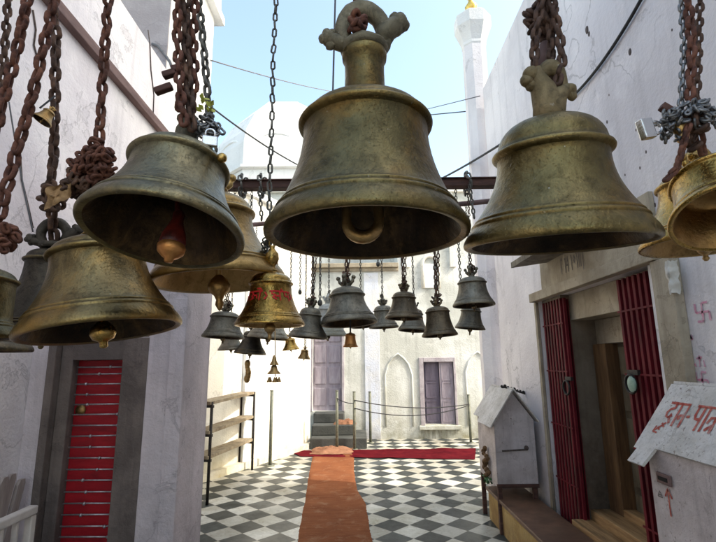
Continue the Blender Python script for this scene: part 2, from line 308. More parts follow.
# ------------------------------------------------------------------ mesh builder
class MB:
    def __init__(s): s.v = []; s.f = []; s.sm = []; s.mi = []; s.cur = 0
    def add(s, vs, fs, smooth=False):
        o = len(s.v); s.v += [tuple(x) for x in vs]
        for f in fs: s.f.append(tuple(i+o for i in f)); s.sm.append(smooth); s.mi.append(s.cur)
    def box(s, lo, hi, mat=None, bev=0.0):
        (x0, y0, z0), (x1, y1, z1) = lo, hi
        if bev <= 0:
            vs = [(x0,y0,z0),(x1,y0,z0),(x1,y1,z0),(x0,y1,z0),(x0,y0,z1),(x1,y0,z1),(x1,y1,z1),(x0,y1,z1)]
            fs = [(0,3,2,1),(4,5,6,7),(0,1,5,4),(1,2,6,5),(2,3,7,6),(3,0,4,7)]
        else:
            bm = bmesh.new(); bmesh.ops.create_cube(bm, size=1.0)
            for v in bm.verts:
                v.co = Vector(((x0+x1)/2+v.co.x*(x1-x0), (y0+y1)/2+v.co.y*(y1-y0), (z0+z1)/2+v.co.z*(z1-z0)))
            bmesh.ops.bevel(bm, geom=bm.edges[:], offset=bev, segments=2, affect='EDGES', profile=0.5)
            bm.verts.index_update()
            vs = [v.co.copy() for v in bm.verts]; fs = [tuple(v.index for v in f.verts) for f in bm.faces]; bm.free()
        if mat is not None: vs = [mat @ Vector(v) for v in vs]
        s.add(vs, fs); return s
    def bar(s, a, b, w, h, up=(0, 0, 1), bev=0.0):
        a, b = Vector(a), Vector(b); d = b-a; L = d.length
        x = d.normalized(); u = Vector(up); y = u.cross(x)
        if y.length < 1e-4: y = Vector((0, 1, 0)).cross(x)
        y.normalize(); z = x.cross(y)
        m = Matrix((( x.x, y.x, z.x, a.x), (x.y, y.y, z.y, a.y), (x.z, y.z, z.z, a.z), (0, 0, 0, 1)))
        return s.box((0, -w/2, -h/2), (L, w/2, h/2), m, bev)
    def lathe(s, prof, n=48, mat=None, smooth=True, wob=0.0, a0=0.0):
        vs = []; fs = []
        for i, (r, z) in enumerate(prof):
            for k in range(n):
                t = 2*PI*k/n+a0; rr = r
                if wob: rr = r*(1+wob*noise.noise(Vector((math.cos(t)*1.5, math.sin(t)*1.5, z*4))))
                vs.append(Vector((rr*math.cos(t), rr*math.sin(t), z)))
        for i in range(len(prof)-1):
            for k in range(n):
                a = i*n+k; b = i*n+(k+1) % n
                fs.append((a, b, b+n, a+n))
        if mat is not None: vs = [mat @ v for v in vs]
        s.add(vs, fs, smooth); return s
    def tube(s, pts, rad, n=8, closed=False, smooth=True, cap=True):
        pts = [Vector(p) for p in pts]; m = len(pts)
        rads = rad if isinstance(rad, (list, tuple)) else [rad]*m
        vs = []; fs = []; prev = None
        for i, p in enumerate(pts):
            if closed: d = pts[(i+1) % m]-pts[i-1]
            else: d = pts[min(i+1, m-1)]-pts[max(i-1, 0)]
            d.normalize()
            if prev is None:
                u = d.orthogonal().normalized()
            else:
                u = prev-d*prev.dot(d)
                if u.length < 1e-5: u = d.orthogonal()
                u.normalize()
            prev = u; w = d.cross(u)
            for k in range(n):
                t = 2*PI*k/n
                vs.append(p+(u*math.cos(t)+w*math.sin(t))*rads[i])
        rng = m if closed else m-1
        for i in range(rng):
            j = (i+1) % m
            for k in range(n):
                fs.append((i*n+k, i*n+(k+1) % n, j*n+(k+1) % n, j*n+k))
        if not closed and cap:
            fs.append(tuple(range(n))[::-1]); fs.append(tuple((m-1)*n+k for k in range(n)))
        s.add(vs, fs, smooth); return s
    def torus(s, mat, R, r, n=20, k=8, sx=1.0, sz=1.0):
        pts = []; vs = []; fs = []
        for i in range(n):
            t = 2*PI*i/n
            for j in range(k):
                q = 2*PI*j/k
                vs.append(mat @ Vector(((R+r*math.cos(q))*math.cos(t)*sx, r*math.sin(q), (R+r*math.cos(q))*math.sin(t)*sz)))
        for i in range(n):
            for j in range(k):
                a = i*k+j; b = i*k+(j+1) % k; c = ((i+1) % n)*k+(j+1) % k; d = ((i+1) % n)*k+j
                fs.append((a, b, c, d))
        s.add(vs, fs, True); return s
    def ball(s, c, r, n=12, m=8, sq=(1, 1, 1), mat=None):
        vs = []; fs = []; c = Vector(c)
        for i in range(m+1):
            p = PI*i/m
            for k in range(n):
                t = 2*PI*k/n
                v = Vector((math.sin(p)*math.cos(t)*r*sq[0], math.sin(p)*math.sin(t)*r*sq[1], math.cos(p)*r*sq[2]))
                vs.append(c+v)
        for i in range(m):
            for k in range(n):
                a = i*n+k; b = i*n+(k+1) % n
                fs.append((a, a+n, b+n, b))
        if mat is not None: vs = [mat @ v for v in vs]
        s.add(vs, fs, True); return s
    def quad(s, pts): s.add(pts, [tuple(range(len(pts)))]); return s
    def prism(s, poly, vec, smooth=False):
        """poly: list of 3-D points in a plane, pushed along vec"""
        n = len(poly); vec = Vector(vec)
        vs = [Vector(p) for p in poly]+[Vector(p)+vec for p in poly]
        fs = [tuple(range(n))[::-1], tuple(range(n, 2*n))]+[(i, (i+1) % n, n+(i+1) % n, n+i) for i in range(n)]
        s.add(vs, fs, smooth); return s
    def grid(s, nx, ny, fn, thick=0.0, smooth=True):
        vs = []; fs = []
        for j in range(ny+1):
            for i in range(nx+1): vs.append(Vector(fn(i/nx, j/ny)))
        for j in range(ny):
            for i in range(nx):
                a = j*(nx+1)+i; fs.append((a, a+1, a+nx+2, a+nx+1))
        s.add(vs, fs, smooth); return s
    def link(s, p, axis, side, L, w, r, n=10, k=6):
        """one chain link: stadium ring, length L along axis, width w along side"""
        axis = axis.normalized(); side = (side-axis*side.dot(axis)).normalized(); nor = axis.cross(side)
        hw = (w-2*r)/2; hl = L/2-r-hw
        pts = []
        for i in range(n//2+1):
            t = PI*i/(n//2); pts.append(p+axis*(hl+hw*math.sin(t))+side*(hw*math.cos(t)))
        for i in range(n//2+1):
            t = PI*i/(n//2); pts.append(p-axis*(hl+hw*math.sin(t))-side*(hw*math.cos(t)))
        return s.tube(pts, r, k, closed=True)
    def build(s, name, mats, parent=None, world=True):
        me = bpy.data.meshes.new(name); me.from_pydata([tuple(v) for v in s.v], [], s.f)
        for m in (mats if isinstance(mats, (list, tuple)) else [mats]): me.materials.append(MATS[m])
        me.polygons.foreach_set('use_smooth', s.sm); me.polygons.foreach_set('material_index', s.mi)
        bm = bmesh.new(); bm.from_mesh(me); bmesh.ops.recalc_face_normals(bm, faces=bm.faces[:]); bm.to_mesh(me); bm.free()
        me.update()
        o = bpy.data.objects.new(name, me); COL.objects.link(o)
        if parent is not None:
            o.parent = parent
            if world:
                pm = parent_matrix(parent)
                o.matrix_parent_inverse = pm.inverted()
        return o

def parent_matrix(p):
    m = Matrix.LocRotScale(p.location, p.rotation_euler, p.scale)
    if p.parent: m = parent_matrix(p.parent) @ p.matrix_parent_inverse @ m
    return m
def tag(o, label, cat, group=None, kind=None):
    if label: o['label'] = label
    if cat: o['category'] = cat
    if group: o['group'] = group
    if kind: o['kind'] = kind
    return o
def empty(name, loc, label=None, cat=None, group=None, rot=(0, 0, 0)):
    o = bpy.data.objects.new(name, None); COL.objects.link(o); o.empty_display_size = 0.05
    o.location = loc; o.rotation_euler = rot
    return tag(o, label, cat, group)

def ribbon(mb, pts, w, O, U, V, Nn, sc=1.0, off=0.004, jit=0.08):
    """brush stroke on a plane; pts in (u,v)"""
    P = [Vector(O)+Vector(U)*p[0]*sc+Vector(V)*p[1]*sc+Vector(Nn)*off for p in pts]
    # densify
    D = []
    for a, b in zip(P, P[1:]):
        k = max(1, int((b-a).length/(w*0.9)))
        for i in range(k): D.append(a.lerp(b, i/k))
    D.append(P[-1]); n = Vector(Nn).normalized()
    vs = []
    for i, p in enumerate(D):
        d = (D[min(i+1, len(D)-1)]-D[max(i-1, 0)]).normalized(); q = n.cross(d)
        ww = w*(0.5+random.uniform(-jit, jit))
        vs += [p-q*ww, p+q*ww]
    mb.add(vs, [(2*i, 2*i+1, 2*i+3, 2*i+2) for i in range(len(D)-1)])

def arc(cx, cy, r, a0, a1, n=8, sy=1.0):
    return [(cx+r*math.cos(R_(a0+(a1-a0)*i/n)), cy+r*sy*math.sin(R_(a0+(a1-a0)*i/n))) for i in range(n+1)]

# ------------------------------------------------------------------ the setting
XL, XR = -2.24, 1.70
g = MB(); g.quad([(-300, -300, -0.012), (300, -300, -0.012), (300, 300, -0.012), (-300, 300, -0.012)])
tag(g.build('ground', 'dust_ground'), None, None, kind='structure')
g = MB(); g.quad([(-3.2, -4, 0), (3.6, -4, 0), (3.6, 11.5, 0), (-3.2, 11.5, 0)])
tag(g.build('courtyard_floor', 'checker_tiles'), None, None, kind='structure')

# ---- left temple wall (runs away from the camera)
YLE = PX(163, 130, XL).y
zt = PX(160, 60, XL).z
lt = empty('temple_wall', (XL, 2.5, 0), 'tall white left wall with a slanting brown ledge line and cracks', 'wall')
b = MB(); b.box((XL-0.5, -5, 0), (XL, YLE, zt)); b.build('wall', 'whitewash_shade', lt)
a1, a2 = PX(66, 24, XL), PX(160, 130, XL)
zz = (a1.z+a2.z)/2
b = MB(); b.box((XL+0.002, 1.2, zz-0.05), (XL+0.07, YLE+0.02, zz+0.04), bev=0.006); b.build('ledge', 'rust_rail', lt)
b = MB()
for pts in ([(148, 30), (150, 45), (151, 70), (154, 95), (153, 120)], [(33, 10), (36, 30), (34, 45), (38, 60)], [(20, 150), (22, 180), (28, 205), (33, 228)]):
    b = MB(); b.tube([PX(x, y, XL+0.006) for x, y in pts], 0.006, 5); b.build('crack', 'dark_mark', lt)


# ---- white tower behind the left wall
yt = YLE+0.12
xt = PY(167, 60, yt).x
yt2 = PX(213, 40, xt).y
zc = PX(213, 16, xt).z
tw = empty('white_tower', (xt-0.9, yt, 0), 'square white tower behind the left wall, its right face in sun', 'tower')
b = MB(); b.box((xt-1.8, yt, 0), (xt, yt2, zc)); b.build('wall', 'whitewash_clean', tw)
b = MB(); b.box((xt-1.79, yt-0.02, 0), (xt-0.001, yt-0.001, zc-0.001)); b.build('front_face', 'shaded_plaster', tw)  # darker sheet over the tower front; its shade is put into the colour
b = MB(); b.box((xt-1.9, yt-0.1, zc), (xt+0.12, yt2+0.18, zc+0.14), bev=0.01); b.box((xt-1.86, yt-0.05, zc+0.142), (xt+0.07, yt2+0.1, zc+0.6)); b.build('cornice', 'whitewash_clean', tw)
b = MB()
q = [PY(x, y, yt-0.04) for x, y in ((152, 44), (158, 46), (165, 55), (170, 62), (172, 68))]
b.tube(q, 0.018, 6); b.build('pipe', 'wire_grey', tw)

# ---- shrine pier with the red shutter (faces the camera)
YB = 3.2
xb0, xb1 = XL+0.001, PY(180, 420, YB).x
xd0, xd1 = PY(40.5, 440, YB).x, PY(142, 440, YB).x      # outer frame
xs0, xs1 = PY(62, 440, YB).x, PY(115, 440, YB).x      # red panel
ztop_f = PY(90, 338, YB).z
ybk = PX(206, 420, xb1).y
pier = empty('shrine_pier', ((xb0+xb1)/2, YB, 0), 'lilac whitewashed shrine front on the left holding a narrow red shutter', 'shrine')
b = MB()
b.box((xb0, YB, 0), (xd0, ybk, 2.0)); b.box((xd1, YB, 0), (xb1, ybk, 2.0))
b.box((xd0, YB+0.001, ztop_f), (xd1, ybk, 2.0)); b.box((xd0, YB+0.16, 0), (xd1, ybk-0.001, ztop_f))
b.box((xb1-0.50, YB+0.002, 2.0), (xb1-0.001, ybk-0.002, 3.12))
b.build('wall', 'whitewash_lilac', pier)
xe = PY(166, 420, YB).x
b = MB(); b.box((xe, YB-0.025, 0.0), (xb1+0.012, YB-0.001, 2.0), bev=0.004); b.build('corner_strip', 'whitewash_lilac', pier)
fr = MB()
fr.box((xd0+0.001, YB-0.03, 0), (xd0+0.055, YB+0.159, ztop_f+0.02), bev=0.006)
fr.box((xd0+0.058, YB+0.03, 0), (xs0-0.002, YB+0.158, ztop_f-0.001), bev=0.006)
fr.box((xs1+0.002, YB+0.0, 0), (xd1-0.001, YB+0.158, ztop_f+0.001), bev=0.006)
fr.box((xd0+0.056, YB-0.001, ztop_f+0.002), (xd1-0.002, YB+0.15, ztop_f+0.06), bev=0.006)
zp = PY(95, 360, YB).z
fr.box((xs0-0.001, YB+0.02, zp), (xs1+0.001, YB+0.157, ztop_f-0.002), bev=0.004)
frame = fr.build('door_frame', 'grey_paint', pier)
sh = MB(); sh.box((xs0, YB+0.10, 0.0), (xs1, YB+0.14, zp-0.002)); shut = sh.build('shutter', 'red_shutter', pier)
rod = MB()
ys = [367, 374, 384, 394.5, 404.5, 414.5, 425.5, 436, 447, 458, 469.5, 480, 492, 503.5, 515, 526.5, 537, 548, 560]
for i, y in enumerate(ys):
    z = PY(92, y, YB+0.07).z
    x0, x1 = xs0+0.004, xs1-0.004
    rod.tube([(x0, YB+0.075, z+random.uniform(-.002, .002)), (x1, YB+0.075, z+random.uniform(-.003, .003))], 0.0055, 6)
    xx = x0+(x1-x0)*(0.2+0.75*random.random()); rod.ball((xx, YB+0.068, z), 0.011, 8, 6)
rod.build('bar', 'rod_metal', shut)
b = MB(); b.lathe([(0.0, 0), (0.035, 0), (0.035, 0.01), (0, 0.01)], 16, Matrix.Translation(PY(81, 410, YB+0.098)) @ Matrix.Rotation(PI/2, 4, 'X')); b.build('lock_plate', 'brass_dull', shut)
# ---- slatted bench by the left wall
bt, bb = PY(34, 509, 2.72), None
xf = bt.x; rail_z = bt.z; y_far = 2.72; y_near = 1.55
bench = empty('slatted_bench', (XL+0.3, 2.1, 0), 'old white slatted bench in the bottom left corner by the wall', 'bench')
b = MB(); b.bar((xf, y_near, rail_z), (xf, y_far, rail_z), 0.05, 0.045, bev=0.008); b.build('rail', 'bench_white', bench)
b = MB(); b.bar((xf, y_near, 0.12), (xf, y_far, 0.12), 0.03, 0.04, bev=0.006); b.build('rail', 'bench_white', bench)
b = MB()
for k in range(11):
    y = y_far-0.13-0.105*k
    b.bar((xf, y, 0.142), (xf, y, rail_z-0.024), 0.028, 0.018, up=(0, 1, 0), bev=0.003)
b.build('baluster', 'bench_white', bench)
for y in (y_near+0.02, y_far-0.02):
    b = MB(); b.bar((xf+0.005, y, 0), (xf, y, rail_z-0.024), 0.04, 0.04, up=(0, 1, 0), bev=0.006); b.build('leg', 'bench_white', bench)
    b = MB(); b.bar((XL+0.06, y, 0), (XL+0.06, y, 0.42), 0.04, 0.04, up=(0, 1, 0), bev=0.006); b.build('leg', 'bench_white', bench)
b = MB()
for k in range(5): b.bar((XL+0.05+k*0.066, y_near, 0.44), (XL+0.05+k*0.066, y_far, 0.44), 0.055, 0.02, bev=0.004)
b.build('seat', 'weathered_slat', bench)
for i, (px, py) in enumerate(((20, 479), (10.5, 474), (3, 477), (-8, 480), (-20, 480))):
    t = PX(px, py, XL+0.09)
    w = 0.062; pl = []
    for (u, v) in ((-w/2, -0.52), (w/2, -0.52), (w/2, -0.03), (w*0.3, 0.0), (-w*0.3, 0.0), (-w/2, -0.03)):
        pl.append((XL+0.09-(v*-0.05), t.y+u+v*0.16, t.z+v))
    b = MB(); b.prism(pl, (0.022, 0, 0)); b.build('back_slat', 'weathered_slat', bench)

# ---- right temple building with the door
YWE = PX(503, 380, XR).y
ztr = (PX(521, 3, XR).z+PX(486, 84, XR).z)/2
Yd1 = PX(541, 330, XR).y          # far edge of opening
Yd0 = PX(652, 300, XR).y          # near edge of opening (gate side)
zd = (PX(545, 300, XR).z+PX(648, 262, XR).z)/2
TH = 0.45
rt = empty('temple_building', (XR, 3, 0), 'right temple wall, tall and lilac white, with a doorway behind dark red folding gates', 'building')
b = MB()
b.box((XR, -5, 0), (XR+TH, Yd0, ztr)); b.box((XR, Yd1, 0), (XR+TH, YWE, ztr)); b.box((XR, Yd0, zd), (XR+TH, Yd1, ztr))
b.build('wall', 'whitewash_right', rt)
# unseen tall block, added to keep direct sun off the left wall
b = MB(); b.box((XR+2.9, -6, 0), (XR+9, 3.2, 14.0)); b.build('shading_block', 'whitewash_right', rt)
# recess
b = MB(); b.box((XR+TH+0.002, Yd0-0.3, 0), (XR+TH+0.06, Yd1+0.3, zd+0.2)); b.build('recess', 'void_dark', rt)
zin = zd-0.16
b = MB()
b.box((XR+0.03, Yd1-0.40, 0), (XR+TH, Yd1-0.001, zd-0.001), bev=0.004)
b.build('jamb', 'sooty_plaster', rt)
b = MB(); b.box((XR+0.10, Yd0+0.02, zin-0.06), (XR+TH-0.002, Yd1-0.402, zd-0.002), bev=0.004); b.box((XR+0.30, Yd0+0.02, zin-0.26), (XR+TH-0.004, Yd1-0.404, zin-0.062), bev=0.004); b.build('inner_lintel', 'cream_paint', rt)
b = MB(); b.box((XR+0.26, Yd1-0.60, 0.0), (XR+TH-0.003, Yd1-0.402, zin-0.262), bev=0.006); b.build('wood_frame', 'wood_brown', rt)
dr = MB()
y0d, y1d = Yd0+0.03, Yd1-0.602
dr.box((XR+0.36, y0d, 0.2), (XR+0.40, y1d, zin-0.262))
for k in range(6):
    z = 0.35+k*0.27
    dr.box((XR+0.345, y0d+0.03, z), (XR+0.359, y1d-0.03, z+0.22), bev=0.006)
dr.box((XR+0.34, (y0d+y1d)/2-0.02, 0.2), (XR+0.358, (y0d+y1d)/2+0.02, zin-0.264))
dr.build('door', 'wood_dark', rt)
# lintel board with pencil marks, and strip
yl0, yl1 = Yd0-0.16, Yd1+0.05
b = MB(); b.box((XR-0.07, yl0, zd-0.01), (XR-0.001, yl1, zd+0.07), bev=0.005)
b.box((XR-0.03, yl0+0.02, zd+0.072), (XR-0.002, yl1-0.22, zd+0.40), bev=0.004)
lin = b.build('lintel', 'cream_paint', rt)
mk = MB()
pO = PX(562, 273, XR-0.03)
O = (XR-0.03, pO.y, pO.z-0.03); U = (0, -1, 0); V = (0, 0, 1); NN = (-1, 0, 0)
for st in ([(0.05, .9), (0.0, .5), (0.06, .1)], [(0.10, .95), (0.12, .8)], [(.45, .8), (.5, .85), (.5, 0.1)],
           [(.65, .85), (.65, .45), (.8, .45)], [(.8, .9), (.8, .1)], [(1.15, .8), (1.2, .85), (1.2, .1)], [(1.4, .6), (1.48, .8), (1.56, .6), (1.48, .4), (1.4, .6)],
           [(1.7, .8), (1.76, .85), (1.76, .1)], [(1.95, .9), (1.95, .1)], [(2.12, .9), (2.12, .1)], [(.3, 1.1), (2.2, 1.1)], [(2.32, 1.2), (2.32, -.1)]):
    ribbon(mk, st, 0.010, O, U, V, NN, sc=0.16)
mk.build('pencil_writing', 'pencil_mark', lin)
# cream pilaster near edge
ypa = PX(655, 300, XR-0.05).y; ypb = PX(676, 300, XR-0.05).y
b = MB(); b.box((XR-0.055, ypb, 0), (XR-0.002, ypa, zd-0.012), bev=0.005); b.build('pilaster', 'cream_paint', rt)
b = MB(); b.box((XR-0.03, Yd1+0.002, 0), (XR-0.003, Yd1+0.05, zd-0.012), bev=0.004); b.build('pilaster', 'cream_paint', rt)
# small projecting slab over the door
tip = PX(511, 266, XR-0.30)
b = MB(); b.prism([(XR-0.001, tip.y-1.0, tip.z), (XR-0.30, tip.y-1.0, tip.z-0.02), (XR-0.30, tip.y, tip.z-0.02), (XR-0.001, tip.y-0.15, tip.z)], (0, 0, 0.05)); b.build('sunshade_slab', 'wood_jamb', rt)
# collapsible gates
def gate(ya, yb, handle_y, handle_z):
    gm = MB(); n = max(4, int(round(abs(yb-ya)/0.030))); st = (yb-ya)/n
    for k in range(n+1):
        y = ya+st*k; dxx = 0.03 if k % 2 else 0.046
        gm.box((XR+dxx-0.012, y-0.0128, 0.24), (XR+dxx+0.012, y+0.0128, zd-0.03), bev=0.002)
    for z in (0.55, 1.0, 1.45, 1.85):
        gm.box((XR+0.014, min(ya, yb)-0.004, z), (XR+0.018, max(ya, yb)+0.004, z+0.012))
    gm.box((XR+0.076, min(ya, yb), 0.26), (XR+0.082, max(ya, yb), zd-0.04))
    go = gm.build('folding_gate', 'red_gate', rt)
    hm = MB(); hm.torus(Matrix.Translation((XR-0.02, handle_y, handle_z)) @ Matrix.Rotation(PI/2, 4, 'Z'), 0.055, 0.009, 18, 6)
    hm.bar((XR+0.01, handle_y-0.05, handle_z+0.07), (XR+0.01, handle_y+0.06, handle_z+0.07), 0.02, 0.03)
    hm.build('handle', 'black_iron', go)
    return go
yg1 = PX(568, 400, XR).y
p = PX(577, 388, XR+0.03); gl = gate(Yd1-0.015, yg1, yg1-0.04, p.z)
yg2 = PX(614, 300, XR).y
p = PX(634, 384, XR); gr = gate(yg2, Yd0+0.015, p.y, p.z)
b = MB(); b.ball((XR-0.025, p.y-0.02, p.z+0.0), 0.045, 14, 8, sq=(0.3, 1, 1.1)); b.build('enamel_disc', 'green_enamel', gr)
# ledge, planks
zl = 0.30
xlg = PZ(507, 507, zl).x; 
b = MB(); b.box((xlg+0.02, 1.8, 0), (XR-0.06, 5.0, zl-0.035)); led = b.build('plinth', 'yellow_marble', rt)
b = MB(); b.box((xlg, 1.8, zl-0.034), (XR-0.058, 5.02, zl), bev=0.006); b.build('plinth_top', 'plinth_brown', rt)
b = MB()
for k, (x0, x1, z) in enumerate(((XR-0.05, XR+0.10, 0.33), (XR+0.105, XR+0.26, 0.40), (XR+0.262, XR+0.36, 0.45))):
    b.box((x0, Yd0-0.1 if k == 0 else Yd0+0.004, 0.20), (x1, Yd1-0.404, z), bev=0.006)
b.build('threshold', 'wood_plank', rt)
# wall pits and hooks
b = MB()
for (px, py, r) in ((587, 30, .03), (589, 34, .02), (630, 52, .022), (607, 122, .012), (646, 152, .010), (640, 168, .01), (609, 95, .008), (655, 205, .012), (640, 215, .01), (636, 130, .009), (625, 175, .008), (700, 60, .012), (672, 30, .008)):
    q = PX(px, py, XR); b = MB(); b.ball(q, r, 8, 6, sq=(0.25, 0.7, 1.1)); b.build('pit', 'dark_mark', rt)
# painted marks on the wall to the right of the door
mk = MB()
def mark(px, py, strokes, sc, w):
    mk = MB(); q = PX(px, py, XR); 
    for st in strokes: ribbon(mk, st, w, (XR, q.y, q.z), U, V, NN, sc=sc, jit=0.2)
    mk.build('painted_mark', 'pink_paint', rt)
sw = [[(0, -.5), (0, .5)], [(-.5, 0), (.5, 0)], [(0, .5), (.45, .5)], [(.5, 0), (.5, -.5)], [(0, -.5), (-.45, -.5)], [(-.5, 0), (-.5, .5)]]
mark(703, 312, sw, 0.09, 0.011); mark(703, 380, sw, 0.075, 0.010)
mark(701, 362, [[(-.3, .2), (.2, .3)], [(0, .4), (-.1, -.3)], [(.3, .1), (.35, -.3)], [(-.5, -.1), (-.4, -.3)]], 0.08, 0.010)
mark(691, 338, [[(-.2, 0), (.3, .1)], [(0, .2), (.1, -.2)]], 0.06, 0.02)
mark(680, 330, [[(-.2, 0), (.3, .1)]], 0.05, 0.012)

rg = MB(); q = PX(671, 278, XR-0.06)
rg.grid(12, 14, lambda u, v: (XR-0.04-0.035*math.sin(u*PI)-0.015*noise.noise(Vector((u*5, v*4, 1))), q.y+0.08*(u-0.5)*(1-0.3*v)+0.02*noise.noise(Vector((u*4, v*5, 3))), q.z+0.09-0.17*v+0.025*noise.noise(Vector((u*6, v*2, 8)))))
tag(rg.build('rag', 'cloth_white'), 'dirty white rag bundled beside the top of the right door pillar', 'rag')

# ---- minaret at the end of the right wall
YM = YWE+0.22
mc = PY(490.5, 300, YM); mr = size_at(13.2, mc)
ztop = PY(474, 28, YM).z
mn = empty('minaret', (mc.x, YM, 0), 'slim white octagonal minaret with flared cap and gold finial', 'minaret')
m8 = Matrix.Translation((mc.x, YM, 0))
b = MB(); b.lathe([(mr*1.0, 0), (mr*1.0, 2.6), (mr*0.97, ztop-0.35)], 8, m8, smooth=False, a0=PI/8); b.build('shaft', 'whitewash_right', mn)
b = MB(); b.lathe([(mr*0.96, ztop-0.35), (mr*1.02, ztop-0.33), (mr*1.02, ztop-0.29), (mr*1.15, ztop-0.22), (mr*1.55, ztop-0.05), (mr*1.55, ztop+0.12), (mr*1.3, ztop+0.16), (0.02, ztop+0.3)], 8, m8, smooth=False, a0=PI/8); b.build('cap', 'whitewash_clean', mn)
b = MB(); b.lathe([(0.05, ztop+0.28), (0.09, ztop+0.34), (0.04, ztop+0.42), (0.03, ztop+0.46), (0.08, ztop+0.53), (0.03, ztop+0.62), (0.0, ztop+0.85)], 12, m8); b.build('finial', 'gold_leaf', mn)

# ---- far left sunlit wall, angled
A, B = PZ(203, 480), PZ(310, 447)
d = (B-A).normalized(); nrm = Vector((d.y, -d.x, 0))
fl = empty('courtyard_wall', A, 'sunlit white courtyard wall behind the iron shelf rack', 'wall')
b = MB(); A2 = A-d*0.55
b.prism([A2, B, B-nrm*0.4, A2-nrm*0.4], (0, 0, 4.3)); b.build('wall', 'whitewash_sun', fl)
b = MB(); q = A+d*0.72+nrm*0.002
b.prism([q, q+d*0.14, q+d*0.14+nrm*0.06, q+nrm*0.06], (0, 0, 4.25)); b.build('pilaster', 'whitewash_clean', fl)
b = MB(); b.prism([A2+nrm*0.002, B+nrm*0.002, B+nrm*0.11, A2+nrm*0.11], (0, 0, 0.10)); b.build('kerb', 'whitewash_sun', fl)
b = MB(); b.prism([A2-nrm*0.45+Vector((0, 0, 4.3)), B-nrm*0.45+Vector((0, 0, 4.3)), B+nrm*0.08+Vector((0, 0, 4.3)), A2+nrm*0.08+Vector((0, 0, 4.3))], (0, 0, 0.12)); b.build('coping', 'whitewash_clean', fl)

# ---- back house
YK = PZ(400, 439).y
bk = empty('courtyard_house', (0.8, YK, 0), 'white house at the back of the courtyard with lilac door, shuttered window and arches', 'house')
w0, w1 = PY(423, 362, YK), PY(456, 424, YK)          # window opening
d0, d1 = PY(313, 330, YK), PY(342, 411, YK)
zk = PY(400, 268, YK).z
b = MB(); xa, xz = B.x-0.5, 4.6
def wallpiece(x0, x1, z0, z1): b.box((x0, YK, z0), (x1, YK+0.35, z1))
wallpiece(xa, d0.x, 0, zk); wallpiece(d0.x, d1.x, d0.z+0.35, zk); wallpiece(d0.x, d1.x, 0, d1.z)
wallpiece(d1.x, w0.x, 0, zk); wallpiece(w0.x, w1.x, 0, w1.z); wallpiece(w0.x, w1.x, w0.z, zk); wallpiece(w1.x, xz, 0, zk)
b.build('wall', 'whitewash_back', bk)
b = MB(); xr0 = PY(398, 268, YK).x; b.box((xa, YK-0.12, zk+0.002), (xr0, YK+0.5, zk+0.10), bev=0.01); b.box((xa, YK-0.06, zk-0.07), (xr0, YK-0.002, zk), bev=0.008); b.build('cornice', 'cream_paint', bk)
YK2 = YK+1.0
zk2 = PY(400, 192, YK2).z
xr0 = PY(398, 268, YK).x
zt3 = PY(430, 193, YK).z
u0, u1 = PY(424, 264, YK), PY(437, 289, YK)
b = MB()
b.box((xa-1, YK2, 0), (xr0, YK2+0.35, zk2)); b.build('upper_wall', 'whitewash_back', bk)
b = MB(); zw = zk+0.001
for (x0, x1, z0, z1) in ((xr0, u0.x, zw, zt3), (u0.x, u1.x, max(u0.z, zw), zt3), (u1.x, xz, zw, zt3)):
    b.box((x0, YK, z0), (x1, YK+1.3, z1))
b.build('upper_wall', 'whitewash_back', bk)
cxu = (u0.x+u1.x)/2; hwu = (u1.x-u0.x)/2; zsp_ = u1.z+0.02
b = MB(); b.box((u0.x, YK-0.03, zsp_), (u1.x, YK-0.002, u0.z), bev=0.004); b.build('window_panel', 'window_white', bk)
b = MB(); b.tube([(u0.x-0.04, YK-0.02, zsp_)]+[(u0.x-0.04, YK-0.02, u0.z)]+[(cxu+(hwu+0.04)*math.cos(PI-PI*i/12), YK-0.02, u0.z+(hwu+0.04)*math.sin(PI*i/12)) for i in range(1, 12)]+[(u1.x+0.04, YK-0.02, u0.z), (u1.x+0.04, YK-0.02, zsp_)], 0.04, 6); b.build('window_moulding', 'whitewash_sun', bk)
for (pa, pb) in ((403, 409), (449, 455)):
    x0, x1 = PY(pa, 250, YK).x, PY(pb, 250, YK).x
    b = MB(); b.box((x0, YK-0.05, zw), (x1, YK-0.001, zt3-0.002), bev=0.008); b.build('pilaster', 'whitewash_sun', bk)
b = MB(); b.box((xr0, YK-0.07, zt3), (xz, YK+1.3, zt3+0.09), bev=0.01); b.build('cornice', 'whitewash_sun', bk)
b = MB(); b.box((xa-1, YK2-0.1, zk2), (xr0-0.002, YK2+0.4, zk2+0.09), bev=0.01); b.build('cornice', 'whitewash_sun', bk)
